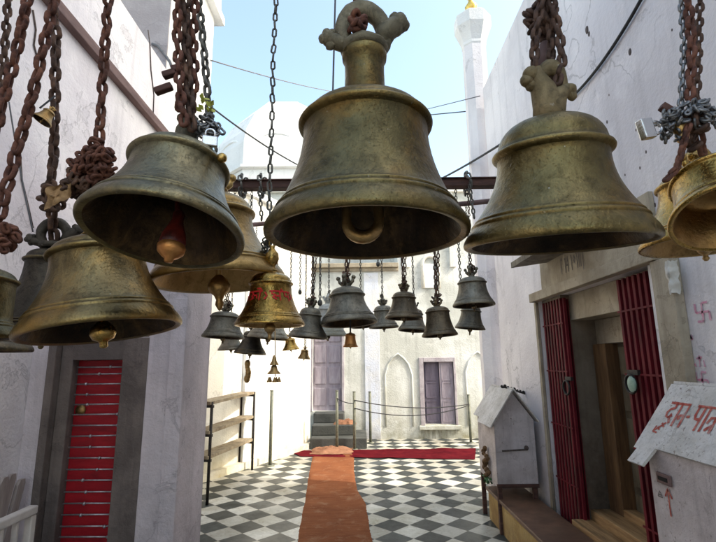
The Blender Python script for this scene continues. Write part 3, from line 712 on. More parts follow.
# shuttered window
wf = MB()
t = 0.09
wf.box((w0.x-t, YK-0.03, w1.z-0.02), (w0.x, YK+0.1, w0.z+t), bev=0.006); wf.box((w1.x, YK-0.03, w1.z-0.02), (w1.x+t*0.5, YK+0.1, w0.z+t), bev=0.006)
wf.box((w0.x+0.001, YK-0.028, w0.z), (w1.x-0.001, YK+0.1, w0.z+t), bev=0.006)
win = wf.build('window', 'lilac_paint', bk)
b = MB(); b.box((w0.x-t-0.04, YK-0.09, w1.z-0.10), (w1.x+0.1, YK-0.002, w1.z-0.022), bev=0.006); b.build('sill', 'whitewash_back', win)
xm = (w0.x+w1.x)/2+0.02
def shutter(xa_, xb_, y, mt):
    s_ = MB(); s_.box((xa_, y, w1.z), (xb_, y+0.03, w0.z-0.002))
    W = xb_-xa_; Hh = w0.z-w1.z
    for (f0, f1) in ((0.04, 0.36), (0.42, 0.66), (0.70, 0.96)):
        z0, z1 = w1.z+f0*Hh, w1.z+f1*Hh
        for (p0_, p1_) in (((xa_+.05, z0), (xb_-.05, z0)), ((xa_+.05, z1), (xb_-.05, z1)), ((xa_+.05, z0), (xa_+.05, z1)), ((xb_-.05, z0), (xb_-.05, z1))):
            s_.bar((p0_[0], y-0.004, p0_[1]), (p1_[0], y-0.004, p1_[1]), 0.02, 0.02, up=(0, 1, 0))
    s_.build('shutter', mt, win)
shutter(w0.x+0.01, xm, YK+0.10, 'lilac_shutter_dark'); shutter(xm+0.006, w1.x-0.004, YK+0.04, 'lilac_door')
b = MB(); b.box((w0.x, YK+0.2, w1.z), (w1.x, YK+0.22, w0.z)); b.build('window_dark', 'void_dark', win)
st = MB()
for k in range(22):
    x = random.uniform(w0.x-0.1, w1.x+0.08); L = random.uniform(0.06, 0.38); w = random.uniform(0.008, 0.03)
    yy = YK-0.004-k*1e-4
    st = MB(); st.quad([(x, yy, w1.z-0.10), (x+w, yy, w1.z-0.10), (x+w*0.6, yy, w1.z-0.10-L), (x+w*0.3, yy, w1.z-0.10-L)]); st.build('drip_stain', 'drip_mark', win)
# arches, in low relief
b = MB()
for (pa, pb, py_s, py_t) in ((385, 412, 375, 354), (466, 492, 372, 352)):
    x0, x1 = PY(pa, 380, YK).x, PY(pb, 380, YK).x; zs, zt_ = PY(pa, py_s, YK).z, PY(pa, py_t, YK).z; zb = 0.25
    pts = [(x0, zb), (x0, zs), (x0+(x1-x0)*0.12, zs+(zt_-zs)*0.5), (x0+(x1-x0)*0.3, zs+(zt_-zs)*0.8), ((x0+x1)/2, zt_), (x1-(x1-x0)*0.3, zs+(zt_-zs)*0.8), (x1-(x1-x0)*0.12, zs+(zt_-zs)*0.5), (x1, zs), (x1, zb)]
    b = MB(); b.tube([(x, YK-0.002, z) for x, z in pts], 0.022, 6); b.build('arch_moulding', 'whitewash_back', bk)
x0, x1 = PY(365, 380, YK).x, PY(380, 380, YK).x
b = MB(); b.box((x0, YK-0.025, 0.0), (x1, YK-0.001, zk-0.1), bev=0.006); b.build('painted_pilaster', 'pale_blue_wash', bk)
# lilac door in its reveal
b = MB(); b.box((d0.x, YK+0.12, d1.z), (d1.x, YK+0.16, d0.z+0.35))
Wd = d1.x-d0.x
for k in range(5):
    z0 = d1.z+0.1+k*0.44
    for (sx0, sx1) in ((0.05, 0.44), (0.54, 0.95)):
        b.box((d0.x+Wd*sx0, YK+0.10, z0), (d0.x+Wd*sx1, YK+0.119, z0+0.36), bev=0.01)
dl = b.build('door', 'lilac_door', bk)
b = MB(); b.box((d0.x-0.08, YK-0.02, d1.z), (d0.x-0.001, YK-0.001, d0.z+0.4), bev=0.005); b.box((d1.x+0.001, YK-0.02, d1.z), (d1.x+0.05, YK-0.001, d0.z+0.4), bev=0.005); b.build('door_frame', 'lilac_paint', dl)

# dome beyond
YD = 15.0
dc = PY(287, 150, YD)
drr = size_at(68, dc); ztd = PY(280, 118, YD).z; zsp = PY(222, 172, YD).z
dm = empty('white_dome', (dc.x, YD, 0), 'faceted white temple dome rising behind the courtyard', 'dome')
m8 = Matrix.Translation((dc.x, YD, 0))
hd = ztd-zsp
b = MB(); b.lathe([(drr*1.02, 0), (drr*1.02, zsp)], 8, m8, smooth=False, a0=PI/8); b.build('drum', 'whitewash_clean', dm)
b = MB(); b.lathe([(drr*1.02, zsp+0.001), (drr*0.98, zsp+hd*0.22), (drr*0.80, zsp+hd*0.6), (drr*0.50, zsp+hd*0.98), (drr*0.45, zsp+hd*1.0), (0.01, zsp+hd*1.05)], 8, m8, smooth=False, a0=PI/8); b.build('roof', 'whitewash_clean', dm)
b = MB()
for k in range(8):
    t = PI/8+PI/4*(k+0.5); rr = drr*0.99*math.cos(PI/8); ex = Vector((-math.sin(t), math.cos(t), 0)); c = Vector((dc.x+rr*math.cos(t), YD+rr*math.sin(t), zsp-0.25))
    b.tube([c+ex*(drr*0.30*math.cos(PI*i/10))+Vector((0, 0, drr*0.22*math.sin(PI*i/10))) for i in range(11)], 0.05, 6)
b.lathe([(drr*1.03, zsp-0.9), (drr*1.07, zsp-0.86), (drr*1.07, zsp-0.78), (drr*1.03, zsp-0.74)], 8, m8, smooth=False, a0=PI/8)
b.build('moulding', 'whitewash_clean', dm)

# ---- steps at the lilac door
sp = empty('stone_steps', (d0.x+0.4, YK-0.4, 0), 'dark worn stone steps below the lilac door', 'steps')
sx0, sx1 = B.x+0.02, PZ(366, 437).x
hs = d1.z/3
for k in range(3):
    b = MB(); b.box((sx0, YK-1.05+0.33*k, 0.0 if k == 0 else hs*k+0.001), (sx1-0.22*k, YK-0.004, hs*(k+1)), bev=0.015); b.build('step', 'stone_step', sp)
# crumpled things on the steps
def heap(name, mt, c, rx, ry, h, seed, label, cat):
    hm = MB(); c = Vector(c)
    def fn(u, v):
        x, y = (u-.5)*2, (v-.5)*2
        e = max(0.0, 1-(abs(x)**2.4+abs(y)**2.4)**0.5)
        n = 0.5+0.5*noise.noise(Vector((x*1.6+seed, y*2.2, seed)))+0.45*abs(noise.noise(Vector((x*4+seed, y*5, 2))))
        jx = 0.12*noise.noise(Vector((y*3, seed, 1))); jy = 0.15*noise.noise(Vector((x*3, seed, 5)))
        return c+Vector(((x+jx)*rx, (y+jy)*ry, 0.004+h*(e**0.5)*n+0.006*abs(noise.noise(Vector((x*9, y*9, seed))))))
    hm.grid(34, 26, fn)
    return tag(hm.build(name, mt), label, cat)
stp = PZ(346, 424, 0.0)
heap('cloth_heap', 'cloth_tan', (PY(345, 420, YK-0.5).x, YK-0.55, hs*2), 0.22, 0.12, 0.14, 3.1, 'heap of tan cloth lying on the dark stone steps', 'cloth')

# ---- carpet, red mat, folds
def lerp_pts(pts, y):
    for (x0, y0), (x1, y1) in zip(pts, pts[1:]):
        if (y0-y)*(y1-y) <= 0 and y0 != y1: return x0+(x1-x0)*(y-y0)/(y1-y0)
    return pts[-1][0]
Lp = [PZ(*p) for p in ((313, 455), (309, 475), (305, 500), (298, 540))]; Rp = [PZ(*p) for p in ((354, 455), (354, 470), (357, 490), (366, 505), (372, 540))]
Lp = [(p.x, p.y) for p in Lp]+[(-0.62, 1.2)]; Rp = [(p.x, p.y) for p in Rp]+[(0.1, 1.2)]
yc1, yc0 = min(Lp[0][1], Rp[0][1]), 1.25
cm = MB()
def carp(u, v):
    y = yc1+(yc0-yc1)*v; l, r = lerp_pts(Lp, y), lerp_pts(Rp, y)
    w = 0.014*noise.noise(Vector((y*2.2, 3, 0)))+(0.007*noise.noise(Vector((y*25, u*5, 4))) if u < 0.02 or u > 0.98 else 0)
    z = 0.008+0.010*max(0, noise.noise(Vector((u*1.3, y*2.6, 7))))+0.006*abs(noise.noise(Vector((u*3, y*6, 2))))
    if u < 0.02 or u > 0.98: z = 0.002
    return (l+(r-l)*u+w, y, z)
cm.grid(24, 300, carp)
tag(cm.build('carpet_runner', 'carpet_weave'), 'long orange brown carpet runner laid down the middle of the floor', 'carpet')
q0, q1 = PZ(288, 451), PZ(476, 449); q2, q3 = PZ(475, 460), PZ(300, 457)
cm = MB()
def matf(u, v):
    a = q0.lerp(q1, u); c = q3.lerp(q2, u); p = a.lerp(c, v)
    dz = 0.012+0.015*max(0, noise.noise(Vector((p.x*3, p.y*3, 1))))+0.035*math.exp(-((u-0.83)/0.05)**2-((v-0.35)/0.4)**2)
    return (p.x, p.y+0.05*noise.noise(Vector((p.x*2, v*2, 4))), dz)
cm.grid(70, 10, matf)
tag(cm.build('floor_mat', 'mat_red'), 'red cloth mat stretched across the courtyard floor', 'mat')
c = PZ(332, 452)
heap('folded_cloth', 'cloth_tan', (c.x, c.y, 0.015), 0.36, 0.30, 0.10, 9.7, 'rumpled tan cloth at the far end of the carpet runner', 'cloth')

# ---- iron rack with slab shelves
p1, p2, p3 = PZ(207, 505), PZ(252, 470), PZ(239, 469)
p1.z = p2.z = p3.z = 0
back = Vector((p3.x-p2.x, p3.y-p2.y, 0))
if back.length < 0.22: back = back.normalized()*0.25 if back.length > 0.01 else Vector((-0.25, 0.05, 0))
p4 = p1+back
rk = empty('shelf_rack', (p1+p2)/2, 'iron rack with three slab shelves by the sunlit wall', 'rack')
def zat(p, py, px): return PY(px, py, p.y).z
tops = [(zat(p1, 402, 207), zat(p2, 392, 252)), (zat(p1, 431, 207), zat(p2, 416, 252)), (zat(p1, 456, 207), zat(p2, 439, 252))]
zr = max(t_[0] for t_ in tops)
for pp, zz_ in ((p1, tops[0][0]), (p2, tops[0][1]), (p3, tops[0][1]), (p4, tops[0][0])):
    b = MB(); b.tube([pp, pp+Vector((0, 0, zz_))], 0.018, 8); b.build('post', 'black_iron', rk)
for (za, zb) in tops:
    b = MB(); dd = (p2-p1).normalized()*0.05
    ll = [p1-dd+Vector((0, 0, za-0.03)), p2+dd+Vector((0, 0, zb-0.03)), p2+dd+back*1.0+Vector((0, 0, zb-0.03)), p1-dd+back*1.0+Vector((0, 0, za-0.03))]
    b.prism(ll, (0, 0, 0.035)); b.build('shelf', 'shelf_slab', rk)
    b = MB(); b.bar(p1-back*0.1+Vector((0, 0, za-0.05)), p1+back*1.05+Vector((0, 0, za-0.05)), 0.03, 0.03); b.build('bracket', 'black_iron', rk)
    b = MB(); b.bar(p2+Vector((0, 0, zb-0.05)), p2+back*1.05+Vector((0, 0, zb-0.05)), 0.03, 0.03); b.build('bracket', 'black_iron', rk)

# ---- posts and ropes
posts = []
PY_ = {337: 1.15, 354.5: 1.12, 370.5: 0.45}
for (px, pyb, pyt, lab) in ((270, 466, 391, 'thin dark green post standing alone beside the shelf rack'), (337, 438, 391, 'thin dark post in front of the stone steps'),
                           (354.5, 437, 392, 'rope post at the right end of the stone steps'), (370.5, 438, 392, 'rope post nearest the pale blue pilaster'), (471, 443, 395, 'rope post beside the small donation box')):
    q = PZ(px, pyb)
    if px in PY_: q = PY(px, pyb, YK-PY_[px]); q.z = 0
    z = PY(px, pyt, q.y).z
    b = MB(); b.tube([(q.x, q.y, 0), (q.x, q.y, z)], 0.026, 8); b.lathe([(0.0, z), (0.03, z), (0.03, z+0.012), (0, z+0.015)], 8, Matrix.Translation((q.x, q.y, 0)))
    b.lathe([(0.07, 0), (0.07, 0.012), (0.03, 0.02)], 10, Matrix.Translation((q.x, q.y, 0)))
    tag(b.build('rope_post', 'post_paint'), lab, 'post'); posts.append((q, z))
def rope(a, c, sag, r, mt, name, lab, cat='rope', n=18):
    a, c = Vector(a), Vector(c); b = MB()
    b.tube([a.lerp(c, i/n)+Vector((0, 0, -sag*4*(i/n)*(1-i/n))) for i in range(n+1)], r, 6)
    return tag(b.build(name, mt), lab, cat)
def onpost(i, py, px): q, z = posts[i]; return Vector((q.x, q.y-0.03, PY(px, py, q.y).z))
rope(onpost(2, 400, 354), onpost(4, 404, 471), 0.10, 0.009, 'wire_black', 'rope', 'upper black rope sagging in front of the shuttered window')
rope(onpost(2, 408, 354), onpost(4, 405, 471), 0.16, 0.009, 'wire_black', 'rope', 'lower black rope sagging in front of the shuttered window')
rope(onpost(1, 398, 337), onpost(2, 403, 354), 0.03, 0.008, 'wire_black', 'rope', 'short rope between the two posts by the steps')

# ---- donation boxes
def donation_box(name, label, xw, xf_, y0, y1, z0, zf, zr_, legs, notch, mt_body, mt_roof):
    """box with its long side along the wall; front faces -X; gable ends; roof in two slopes"""
    t = empty(name, ((xw+xf_)/2, (y0+y1)/2, 0), label, 'donation box')
    xm_ = (xw+xf_)/2
    b = MB(); b.prism([(xf_, y0, z0), (xw, y0, z0), (xw, y0, zf), (xm_, y0, zr_-0.02), (xf_, y0, zf)], (0, y1-y0, 0)); b.build('body', mt_body, t)
    # front roof slope
    ov = 0.06
    sx, sz = xf_-xm_, zf-zr_
    L = math.hypot(sx, sz); ex, ez = sx/L, sz/L
    def rp(v, y, off=0.0):  # v metres down the slope from the ridge
        return Vector((xm_+ex*v-ez*off*-1, y, zr_+ez*v+abs(ex)*off))
    ya, yb = y0-ov, y1+ov; D1 = L+0.03; D2 = L+0.10
    if notch:
        c0, c1 = y0+0.10, y1-0.06
        poly = [rp(-0.0, ya), rp(-0.0, yb), rp(D1+0.0, yb), rp(D1, yb-0.025), rp(D2, yb-0.01), rp(D2, c1), rp(D1-0.02, c1-0.02), rp(D1-0.02, c0+0.02), rp(D2, c0), rp(D2, ya)]
    else:
        poly = [rp(0, ya), rp(0, yb), rp(D1, yb), rp(D1, y0+(y1-y0)*0.7), rp(D2-0.02, y0+(y1-y0)*0.66), rp(D2-0.02, ya)]
    nrm_ = Vector((ez, 0, -ex)) if (-ex) > 0 else Vector((-ez, 0, ex))
    if nrm_.z < 0: nrm_ = -nrm_
    b = MB(); b.prism(poly, nrm_*0.012)
    rb = b.build('roof', mt_roof, t)
    bx2 = [Vector((xm_, ya, zr_+0.008)), Vector((xm_, yb, zr_+0.008)), Vector((xw+(0.0 if notch else 0.03), yb, zf-0.02)), Vector((xw+(0.0 if notch else 0.03), ya, zf-0.02))]
    b = MB(); b.prism(bx2, (0.004, 0, 0.012)); b.build('roof', mt_roof, t)
    for (lx, ly, lz) in legs:
        b = MB(); b.box((lx-0.02, ly-0.02, lz), (lx+0.02, ly+0.02, z0+0.0), bev=0.003); b.build('leg', 'rust_beam', t)
    return t, rb, rp, nrm_, xm_
# large one, near right
XF, XW = 1.295, XR-0.012
yA = PX(649, 460, XF).y
yN = yA-0.62
xm_ = (XF+XW)/2
zR = PX(668, 385, xm_).z; zE = PX(650, 446, XF).z
big, bigroof, rp, rn, _ = donation_box('donation_box', 'large white donation box with red lettering on its roof at the right edge', XW, XF, yN, yA, 0.35, zE, zR, [(XF+.03, yN+.03, 0), (XF+.03, yA-.03, 0), (XW-.03, yN+.03, zl), (XW-.03, yA-.03, zl)], True, 'white_tin', 'white_tin_worn')
# lettering: local u runs toward the camera (image left to right), v up the slope
b = MB()
tO = rp(0.215, yA-0.02)+rn*0.012
U2 = Vector((0, -1, 0)); V2 = (rp(0, 0)-rp(1, 0)).normalized()
S = 0.115
letters = [[(0.0, 1), (1.08, 1.0)], [(1.45, 1), (2.7, 1.0)],
   [(0.36, 1), (0.36, .78), (.16, .72), (.06, .55), (.12, .38), (.28, .34), (.40, .44), (.34, .52), (.30, .36), (.46, .10)],
   [(.66, 1), (.66, 0)],
   [(1.04, 1), (1.04, 0)], [(1.04, .5), (.84, .5), (.76, .42), (.80, .34), (.88, .40)],
   [(1.16, .5), (1.34, .5)],
   [(1.56, 1), (1.56, .62), (1.64, .46), (1.84, .46)], [(1.86, 1), (1.86, 0)], [(2.10, 1), (2.10, 0)],
   [(2.56, 1), (2.56, 0)], [(2.56, .62), (2.34, .60), (2.26, .36)], [(2.54, .34), (2.30, .08)]]
for st in letters: ribbon(b, st, 0.0125, tO, U2, V2, rn, sc=S, off=0.002)
b.build('lettering', 'red_paint', bigroof)
b = MB()
aO = rp(0.235, yA+0.015)+rn*0.012
for st in ([(0.9, 1.0), (0.0, 0.1)], [(0, .1), (.1, .6)], [(0, .1), (.5, .05)], [(.5, .9), (.9, .6)], [(.3, .55), (.6, .3)]): ribbon(b, st, 0.009, rp(0.262, yA-0.005)+rn*0.012, U2, V2, rn, sc=0.06, off=0.002)
b.build('arrow_mark', 'red_paint', bigroof)
sl = PX(665.5, 479, XF)
b = MB(); b.box((XF-0.012, sl.y-0.045, sl.z-0.022), (XF-0.001, sl.y+0.045, sl.z+0.022), bev=0.004); so = b.build('slot_plate', 'rust_rail', big)
b = MB(); b.box((XF-0.0145, sl.y-0.03, sl.z-0.008), (XF-0.0125, sl.y+0.03, sl.z+0.008)); b.build('slot', 'void_dark', so)
b = MB(); q = PX(670, 503, XF)
for st in ([(0, -.5), (0, .5)], [(-.2, .2), (0, .52), (.22, .2)]): ribbon(b, st, 0.009, (XF, q.y, q.z), U, V, NN, sc=0.105, off=0.003)
b.build('arrow_mark', 'red_paint', big)
b = MB(); q = PX(664, 498, XF)
for st in ([(-.4, 0), (0, .6), (.4, 0), (-.4, 0)], [(-.2, .2), (.2, .2)]): ribbon(b, st, 0.004, (XF, q.y+0.02, q.z), U, V, NN, sc=0.04, off=0.003)
b.build('faint_mark', 'pencil_mark', big)
# small one, further along
sxf = PZ(501, 535).x; sy0 = PZ(501, 535).y
sy1 = sy0+0.62
gz = PY(515, 487, sy0).z
zf_ = PY(496, 420, sy0).z; zr2 = PY(505, 390, sy0).z
sxw = PY(535, 440, sy0).x
small, sroof, rp2, rn2, _ = donation_box('donation_box', 'small plain whitewashed donation box with peaked tin roof on thin legs', sxw, sxf, sy0, sy1, gz, zf_, zr2, [(sxf+.02, sy0+.02, 0), (sxf+.02, sy1-.02, 0), (sxw-.03, sy0+.02, zl), (sxw-.03, sy1-.02, zl)], False, 'white_tin', 'white_tin_worn')
b = MB(); b.bar((sxf, sy0+0.02, gz-0.16), (sxw, sy0+0.02, gz-0.16), 0.03, 0.03); b.bar((sxf-0.01, sy0-0.012, gz+0.012), (sxw, sy0-0.012, gz+0.012), 0.02, 0.03); b.build('stretcher', 'rust_beam', small)
b = MB(); b.bar((sxf+0.06, sy0-0.006, (gz+zf_)/2+0.02), (sxw-0.08, sy0-0.006, (gz+zf_)/2+0.03), 0.01, 0.014); b.ball((sxw-0.09, sy0-0.01, (gz+zf_)/2+0.045), 0.022, 8, 6); b.build('hasp', 'dark_mark', small)
b = MB(); 
gp = [Vector((sxf-0.035+0.01*math.sin(k*1.7), sy0+0.25+0.05*math.sin(k*0.9), gz+0.30-0.018*k)) for k in range(16)]
b.tube(gp, 0.012, 6)
for q in gp: b.ball(q, random.uniform(.020, .032), 9, 6, sq=(1, .8, 1.0))
tag(b.build('flower_garland', 'wood_brown'), 'dried flower garland hanging on the left side of the small donation box', 'garland')
b = MB()
for k in range(22):
    q = Vector((sxf-0.03+random.uniform(-.03, .02), sy0+0.25+random.uniform(-.07, .07), gz-0.0+random.uniform(-.02, .06)))
    e = Vector((random.uniform(-1, 1), random.uniform(-1, 1), random.uniform(-.6, .8))).normalized()*0.05; f = e.orthogonal().normalized()*0.016
    b.quad([q, q+e*.5+f, q+e, q+e*.5-f])
tag(b.build('leaf_bunch', 'green_leaf'), 'green leaves tucked under the garland of the small donation box', 'leaves')
b = MB()
for k in range(9):
    q = Vector((sxf+0.13+0.04*k, sy0+0.10+0.03*k, zr2+0.03-max(0, (k-1))*0.012)); b.ball(q, random.uniform(.010, .018), 8, 6)
b.tube([Vector((sxf+0.13+0.04*k, sy0+0.10+0.03*k, zr2+0.02-max(0, (k-1))*0.012)) for k in range(10)], 0.010, 6)
tag(b.build('cloth_scrap', 'black_iron'), 'dark knotted scraps lying on top of the small donation box', 'cloth')

# ------------------------------------------------------------------ bells
def bell_profile(h, sr, dome, stem_r, stem_h):
    """outer profile from the lip up, and inner profile, both for rim radius 1"""
    wr = sr-0.055
    o = [(0.905, 0.020), (0.945, 0.002), (0.975, 0.0), (0.995, 0.015), (1.0, 0.045), (0.990, 0.085), (0.962, 0.135), (0.930, 0.180), (0.905, 0.212), (0.898, 0.222), (0.906, 0.236), (0.898, 0.254), (0.874, 0.270), (0.862, 0.280), (0.868, 0.292), (0.858, 0.306), (0.842, 0.318)]
    r0, z0 = 0.835, 0.325; z1 = h-0.06
    for i in range(0, 11):
        t = i/10; o.append((wr+(r0-wr)*(1-t)**1.9, z0+(z1-z0)*t))
    o += [(wr+0.006, h-0.052), (sr-0.025, h-0.042), (sr-0.004, h-0.022), (sr+0.002, h-0.002), (sr-0.008, h+0.018), (sr-0.035, h+0.032), (sr-0.055, h+0.036)]
    rs = sr-0.06; e = stem_r*1.25
    for i in range(1, 10):
        t = i/9*PI/2; o.append((e+(rs-e)*math.cos(t)**0.9, h+0.036+dome*math.sin(t)))
    z = h+0.036+dome
    o += [(stem_r*1.2, z+0.012), (stem_r*1.02, z+0.03), (stem_r, z+0.05)]
    if stem_h > 0.08: o += [(stem_r*0.96, z+stem_h*0.62), (stem_r*0.97, z+stem_h-min(0.13, stem_h*0.35)), (stem_r*1.08, z+stem_h-min(0.11, stem_h*0.28)), (stem_r*1.11, z+stem_h-min(0.05, stem_h*0.14)), (stem_r*1.02, z+stem_h)]
    o += [(0.001, z+stem_h)]
    i_ = [(0.905, 0.020), (0.865, 0.07), (0.80, 0.19), (0.74, 0.32)]
    for k in range(1, 7):
        t = k/6; i_.append((wr-0.08+(0.74-wr+0.08)*(1-t)**1.8, 0.32+(h-0.1-0.32)*t))
    i_ += [(wr*0.6, h-0.02), (0.001, h)]
    return o, i_, z+stem_h

def crown(R, ztop, rs, style, rotz, n=1.0):
    m = MB(); T = Matrix.Translation((0, 0, ztop*R)) @ Matrix.Rotation(rotz, 4, 'Z')
    s = rs*R
    if style == 'ring':
        m.torus(T @ Matrix.Translation((0, 0, s*1.25)), s*1.22, s*0.48, 30, 12, sz=1.22)
        m.torus(T @ Matrix.Translation((0, 0, s*0.10)) @ Matrix.Rotation(PI/2, 4, 'X'), s*1.05, s*0.34, 24, 8)
        for sg in (-1, 1):
            base = Vector((sg*s*1.85, 0, s*0.45 if sg < 0 else s*1.95)); k_ = 0.85 if sg < 0 else 1.15
            m.tube([T @ Vector((sg*s*0.95, 0, s*0.5)), T @ Vector((sg*s*1.3, 0, base.z*0.75)), T @ (base+Vector((sg*s*0.15, 0, s*0.05)))], [s*0.5, s*0.55*k_, s*0.5*k_], 12)
            for dx, dz, rr in ((0.2, 0.12, .52), (0.32, 0.42, .36), (0.1, -0.25, .36), (0.5, 0.1, .34), (0.0, 0.5, .3)):
                m.ball(T @ (base+Vector((sg*s*dx, 0, s*dz))), s*rr*k_, 14, 10)
    elif style == 'horn':
        T = T @ Matrix.Diagonal((1.0, 1.0, 1.45, 1.0))
        m.tube([T @ Vector((0, 0, -s*0.5)), T @ Vector((-s*.05, 0, s*.5)), T @ Vector((-s*.30, 0, s*1.2)), T @ Vector((-s*.62, 0, s*1.75)), T @ Vector((-s*.75, 0, s*2.1))], [s*1.0, s*0.88, s*0.70, s*0.52, s*0.36], 14)
        m.tube([T @ Vector((0, 0, -s*0.2)), T @ Vector((s*.25, 0, s*.6)), T @ Vector((s*.75, 0, s*1.0)), T @ Vector((s*1.25, 0, s*1.2))], [s*0.9, s*0.80, s*0.52, s*0.36], 14)
        m.torus(T @ Matrix.Translation((s*.22, s*.05, s*1.35)) @ Matrix.Rotation(R_(20), 4, 'Y'), s*0.72, s*0.33, 24, 10, sz=1.15)
        for c, rr in (((-.95, 0, 1.85), .52), ((-1.2, 0, 1.6), .42), ((-.95, 0, 1.4), .38), ((1.35, 0, 1.15), .42), ((1.45, 0, .92), .30)): m.ball(T @ (Vector(c)*s), s*rr, 14, 10)
    elif style == 'post':
        m.tube([T @ Vector((0, 0, -s*.4)), T @ Vector((0, 0, s*.5)), T @ Vector((-s*.1, 0, s*1.6)), T @ Vector((-s*.15, 0, s*2.6))], [s*1.05, s*.92, s*.9, s*.62], 12)
        m.ball(T @ Vector((-s*.2, 0, s*2.7)), s*.8, 12, 8, sq=(1, .8, .85)); m.ball(T @ Vector((-s*.75, 0, s*2.95)), s*.45, 10, 8)
        m.torus(T @ Matrix.Translation((s*.9, 0, s*1.0)), s*0.8, s*0.3, 20, 8)
    elif style == 'urn':
        m.lathe([(s*.7, 0), (s*.62, s*.4), (s*.55, s*.6), (s*.9, s*1.0), (s*1.15, s*1.8), (s*1.05, s*2.6), (s*.6, s*3.2), (s*.4, s*3.5), (s*.5, s*3.8), (0.0001, s*4.0)], 20, T)
        m.torus(T @ Matrix.Translation((0, 0, s*4.3)), s*.5, s*.18, 14, 6)
    else:   # 'loop': little crown of hooked lugs
        m.torus(T @ Matrix.Translation((0, 0, s*0.95)), s*0.85, s*0.42, 14, 7, sz=1.1)
        for k in range(4):
            a = PI/2*k+PI/4*0.2; ux = Vector((math.cos(a), math.sin(a), 0))
            m.tube([T @ (ux*s*.55+Vector((0, 0, -s*.1))), T @ (ux*s*1.25+Vector((0, 0, s*.55))), T @ (ux*s*1.4+Vector((0, 0, s*1.25)))], [s*.36, s*.34, s*.26], 7)
            m.ball(T @ (ux*s*1.5+Vector((0, 0, s*1.3))), s*.42, 8, 6)
    if style != 'urn':      # worn casting: lumpy surface
        out = []
        for v in m.v:
            p = Vector(v)/s; d = noise.noise_vector(p*1.7+Vector((rotz*9, 3, 1)))*0.06+noise.noise_vector(p*4.5)*0.045
            out.append(tuple(Vector(v)+d*s))
        m.v = out
    return m

def clapper(R, h, kind):
    m = MB()
    if kind == 'drop':
        m.tube([(0, 0, h*R*0.9), (0, 0, -0.02*R)], 0.05*R, 7)
        m.lathe([(0.05*R, 0.12*R), (0.12*R, 0.05*R), (0.17*R, -0.04*R), (0.15*R, -0.13*R), (0.08*R, -0.19*R), (0.05*R, -0.26*R), (0.065*R, -0.33*R), (0.03*R, -0.40*R), (0.0005, -0.43*R)], 14)
    elif kind == 'ball':
        m.tube([(0, 0, h*R*0.9), (0, 0, 0.05*R)], 0.045*R, 7); m.lathe([(0.05*R, 0.16*R), (0.10*R, 0.12*R), (0.155*R, 0.05*R), (0.165*R, -0.01*R), (0.13*R, -0.08*R), (0.06*R, -0.115*R), (0.05*R, -0.13*R), (0.052*R, -0.18*R), (0.03*R, -0.20*R), (0.0005, -0.205*R)], 16)
    elif kind == 'hook':
        pts = [(-0.20*R, 0, h*R*0.85), (-0.20*R, 0, 0.30*R)]+[(-0.04*R-0.16*R*math.cos(PI*i/12*1.0), 0, 0.18*R-0.17*R*math.sin(PI*i/12)) for i in range(13)]+[(0.12*R, 0, 0.32*R), (0.10*R, 0, 0.42*R)]
        m.tube(pts, [0.04*R, 0.05*R]+[0.05*R+0.02*R*math.sin(PI*i/12) for i in range(13)]+[0.055*R, 0.03*R], 12)
    elif kind == 'tip':
        m.tube([(0, 0, h*R*0.9), (0, 0, -0.04*R)], 0.05*R, 6); m.lathe([(0.05*R, 0.06*R), (0.10*R, 0.02*R), (0.125*R, -0.05*R), (0.105*R, -0.11*R), (0.05*R, -0.15*R), (0.04*R, -0.19*R), (0.058*R, -0.225*R), (0.03*R, -0.265*R), (0.0005, -0.27*R)], 12)
    return m

BELLS = {}
def bell(key, label, px, py, hw, Y, h=1.0, sr=0.66, dome=0.22, stem=0.19, stem_h=0.12, mt='bronze_olive', cr='loop', cr_s=None, cr_rot=0.3, clap='tip', clap_mt=None, tilt=(0, 0, 0), group=None, seg=40, name='temple_bell', inside='bronze_inside', body_mb=None):
    c = PY(px, py, Y); R = size_at(hw, c)
    root = empty(name, c, label, 'bell', group, rot=tuple(R_(a) for a in tilt))
    o, i_, zt_ = bell_profile(h, sr, dome, stem, stem_h)
    m = MB(); m.lathe([(r*R, z*R) for r, z in o], seg, wob=0.006)
    bo = m.build('body', mt, root, world=False)
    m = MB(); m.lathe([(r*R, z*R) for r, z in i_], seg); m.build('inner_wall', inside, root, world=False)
    cm_ = crown(R, zt_, cr_s or stem*1.0, cr, cr_rot); cm_.build('crown', {'bronze_olive': 'bronze_crown_grey', 'bronze_green': 'bronze_crown_grey', 'bronze_tan': 'bronze_crown_tan', 'bronze_ochre': 'bronze_crown_tan', 'bronze_dark': 'bronze_crown_dark'}.get(mt, mt), root, world=False)
    if clap: clapper(R, h, clap).build('clapper', clap_mt or mt, root, world=False)
    MW = Matrix.LocRotScale(c, root.rotation_euler, Vector((1, 1, 1)))
    s = (cr_s or stem)*R
    topz = zt_*R+{'ring': s*1.2, 'horn': s*2.2, 'post': s*2.6, 'urn': s*4.4, 'loop': s*1.2}[cr]
    BELLS[key] = dict(root=root, R=R, top=MW @ Vector((0, 0, topz)), body=bo, c=c, zt=zt_, MW=MW, h=h)
    return root

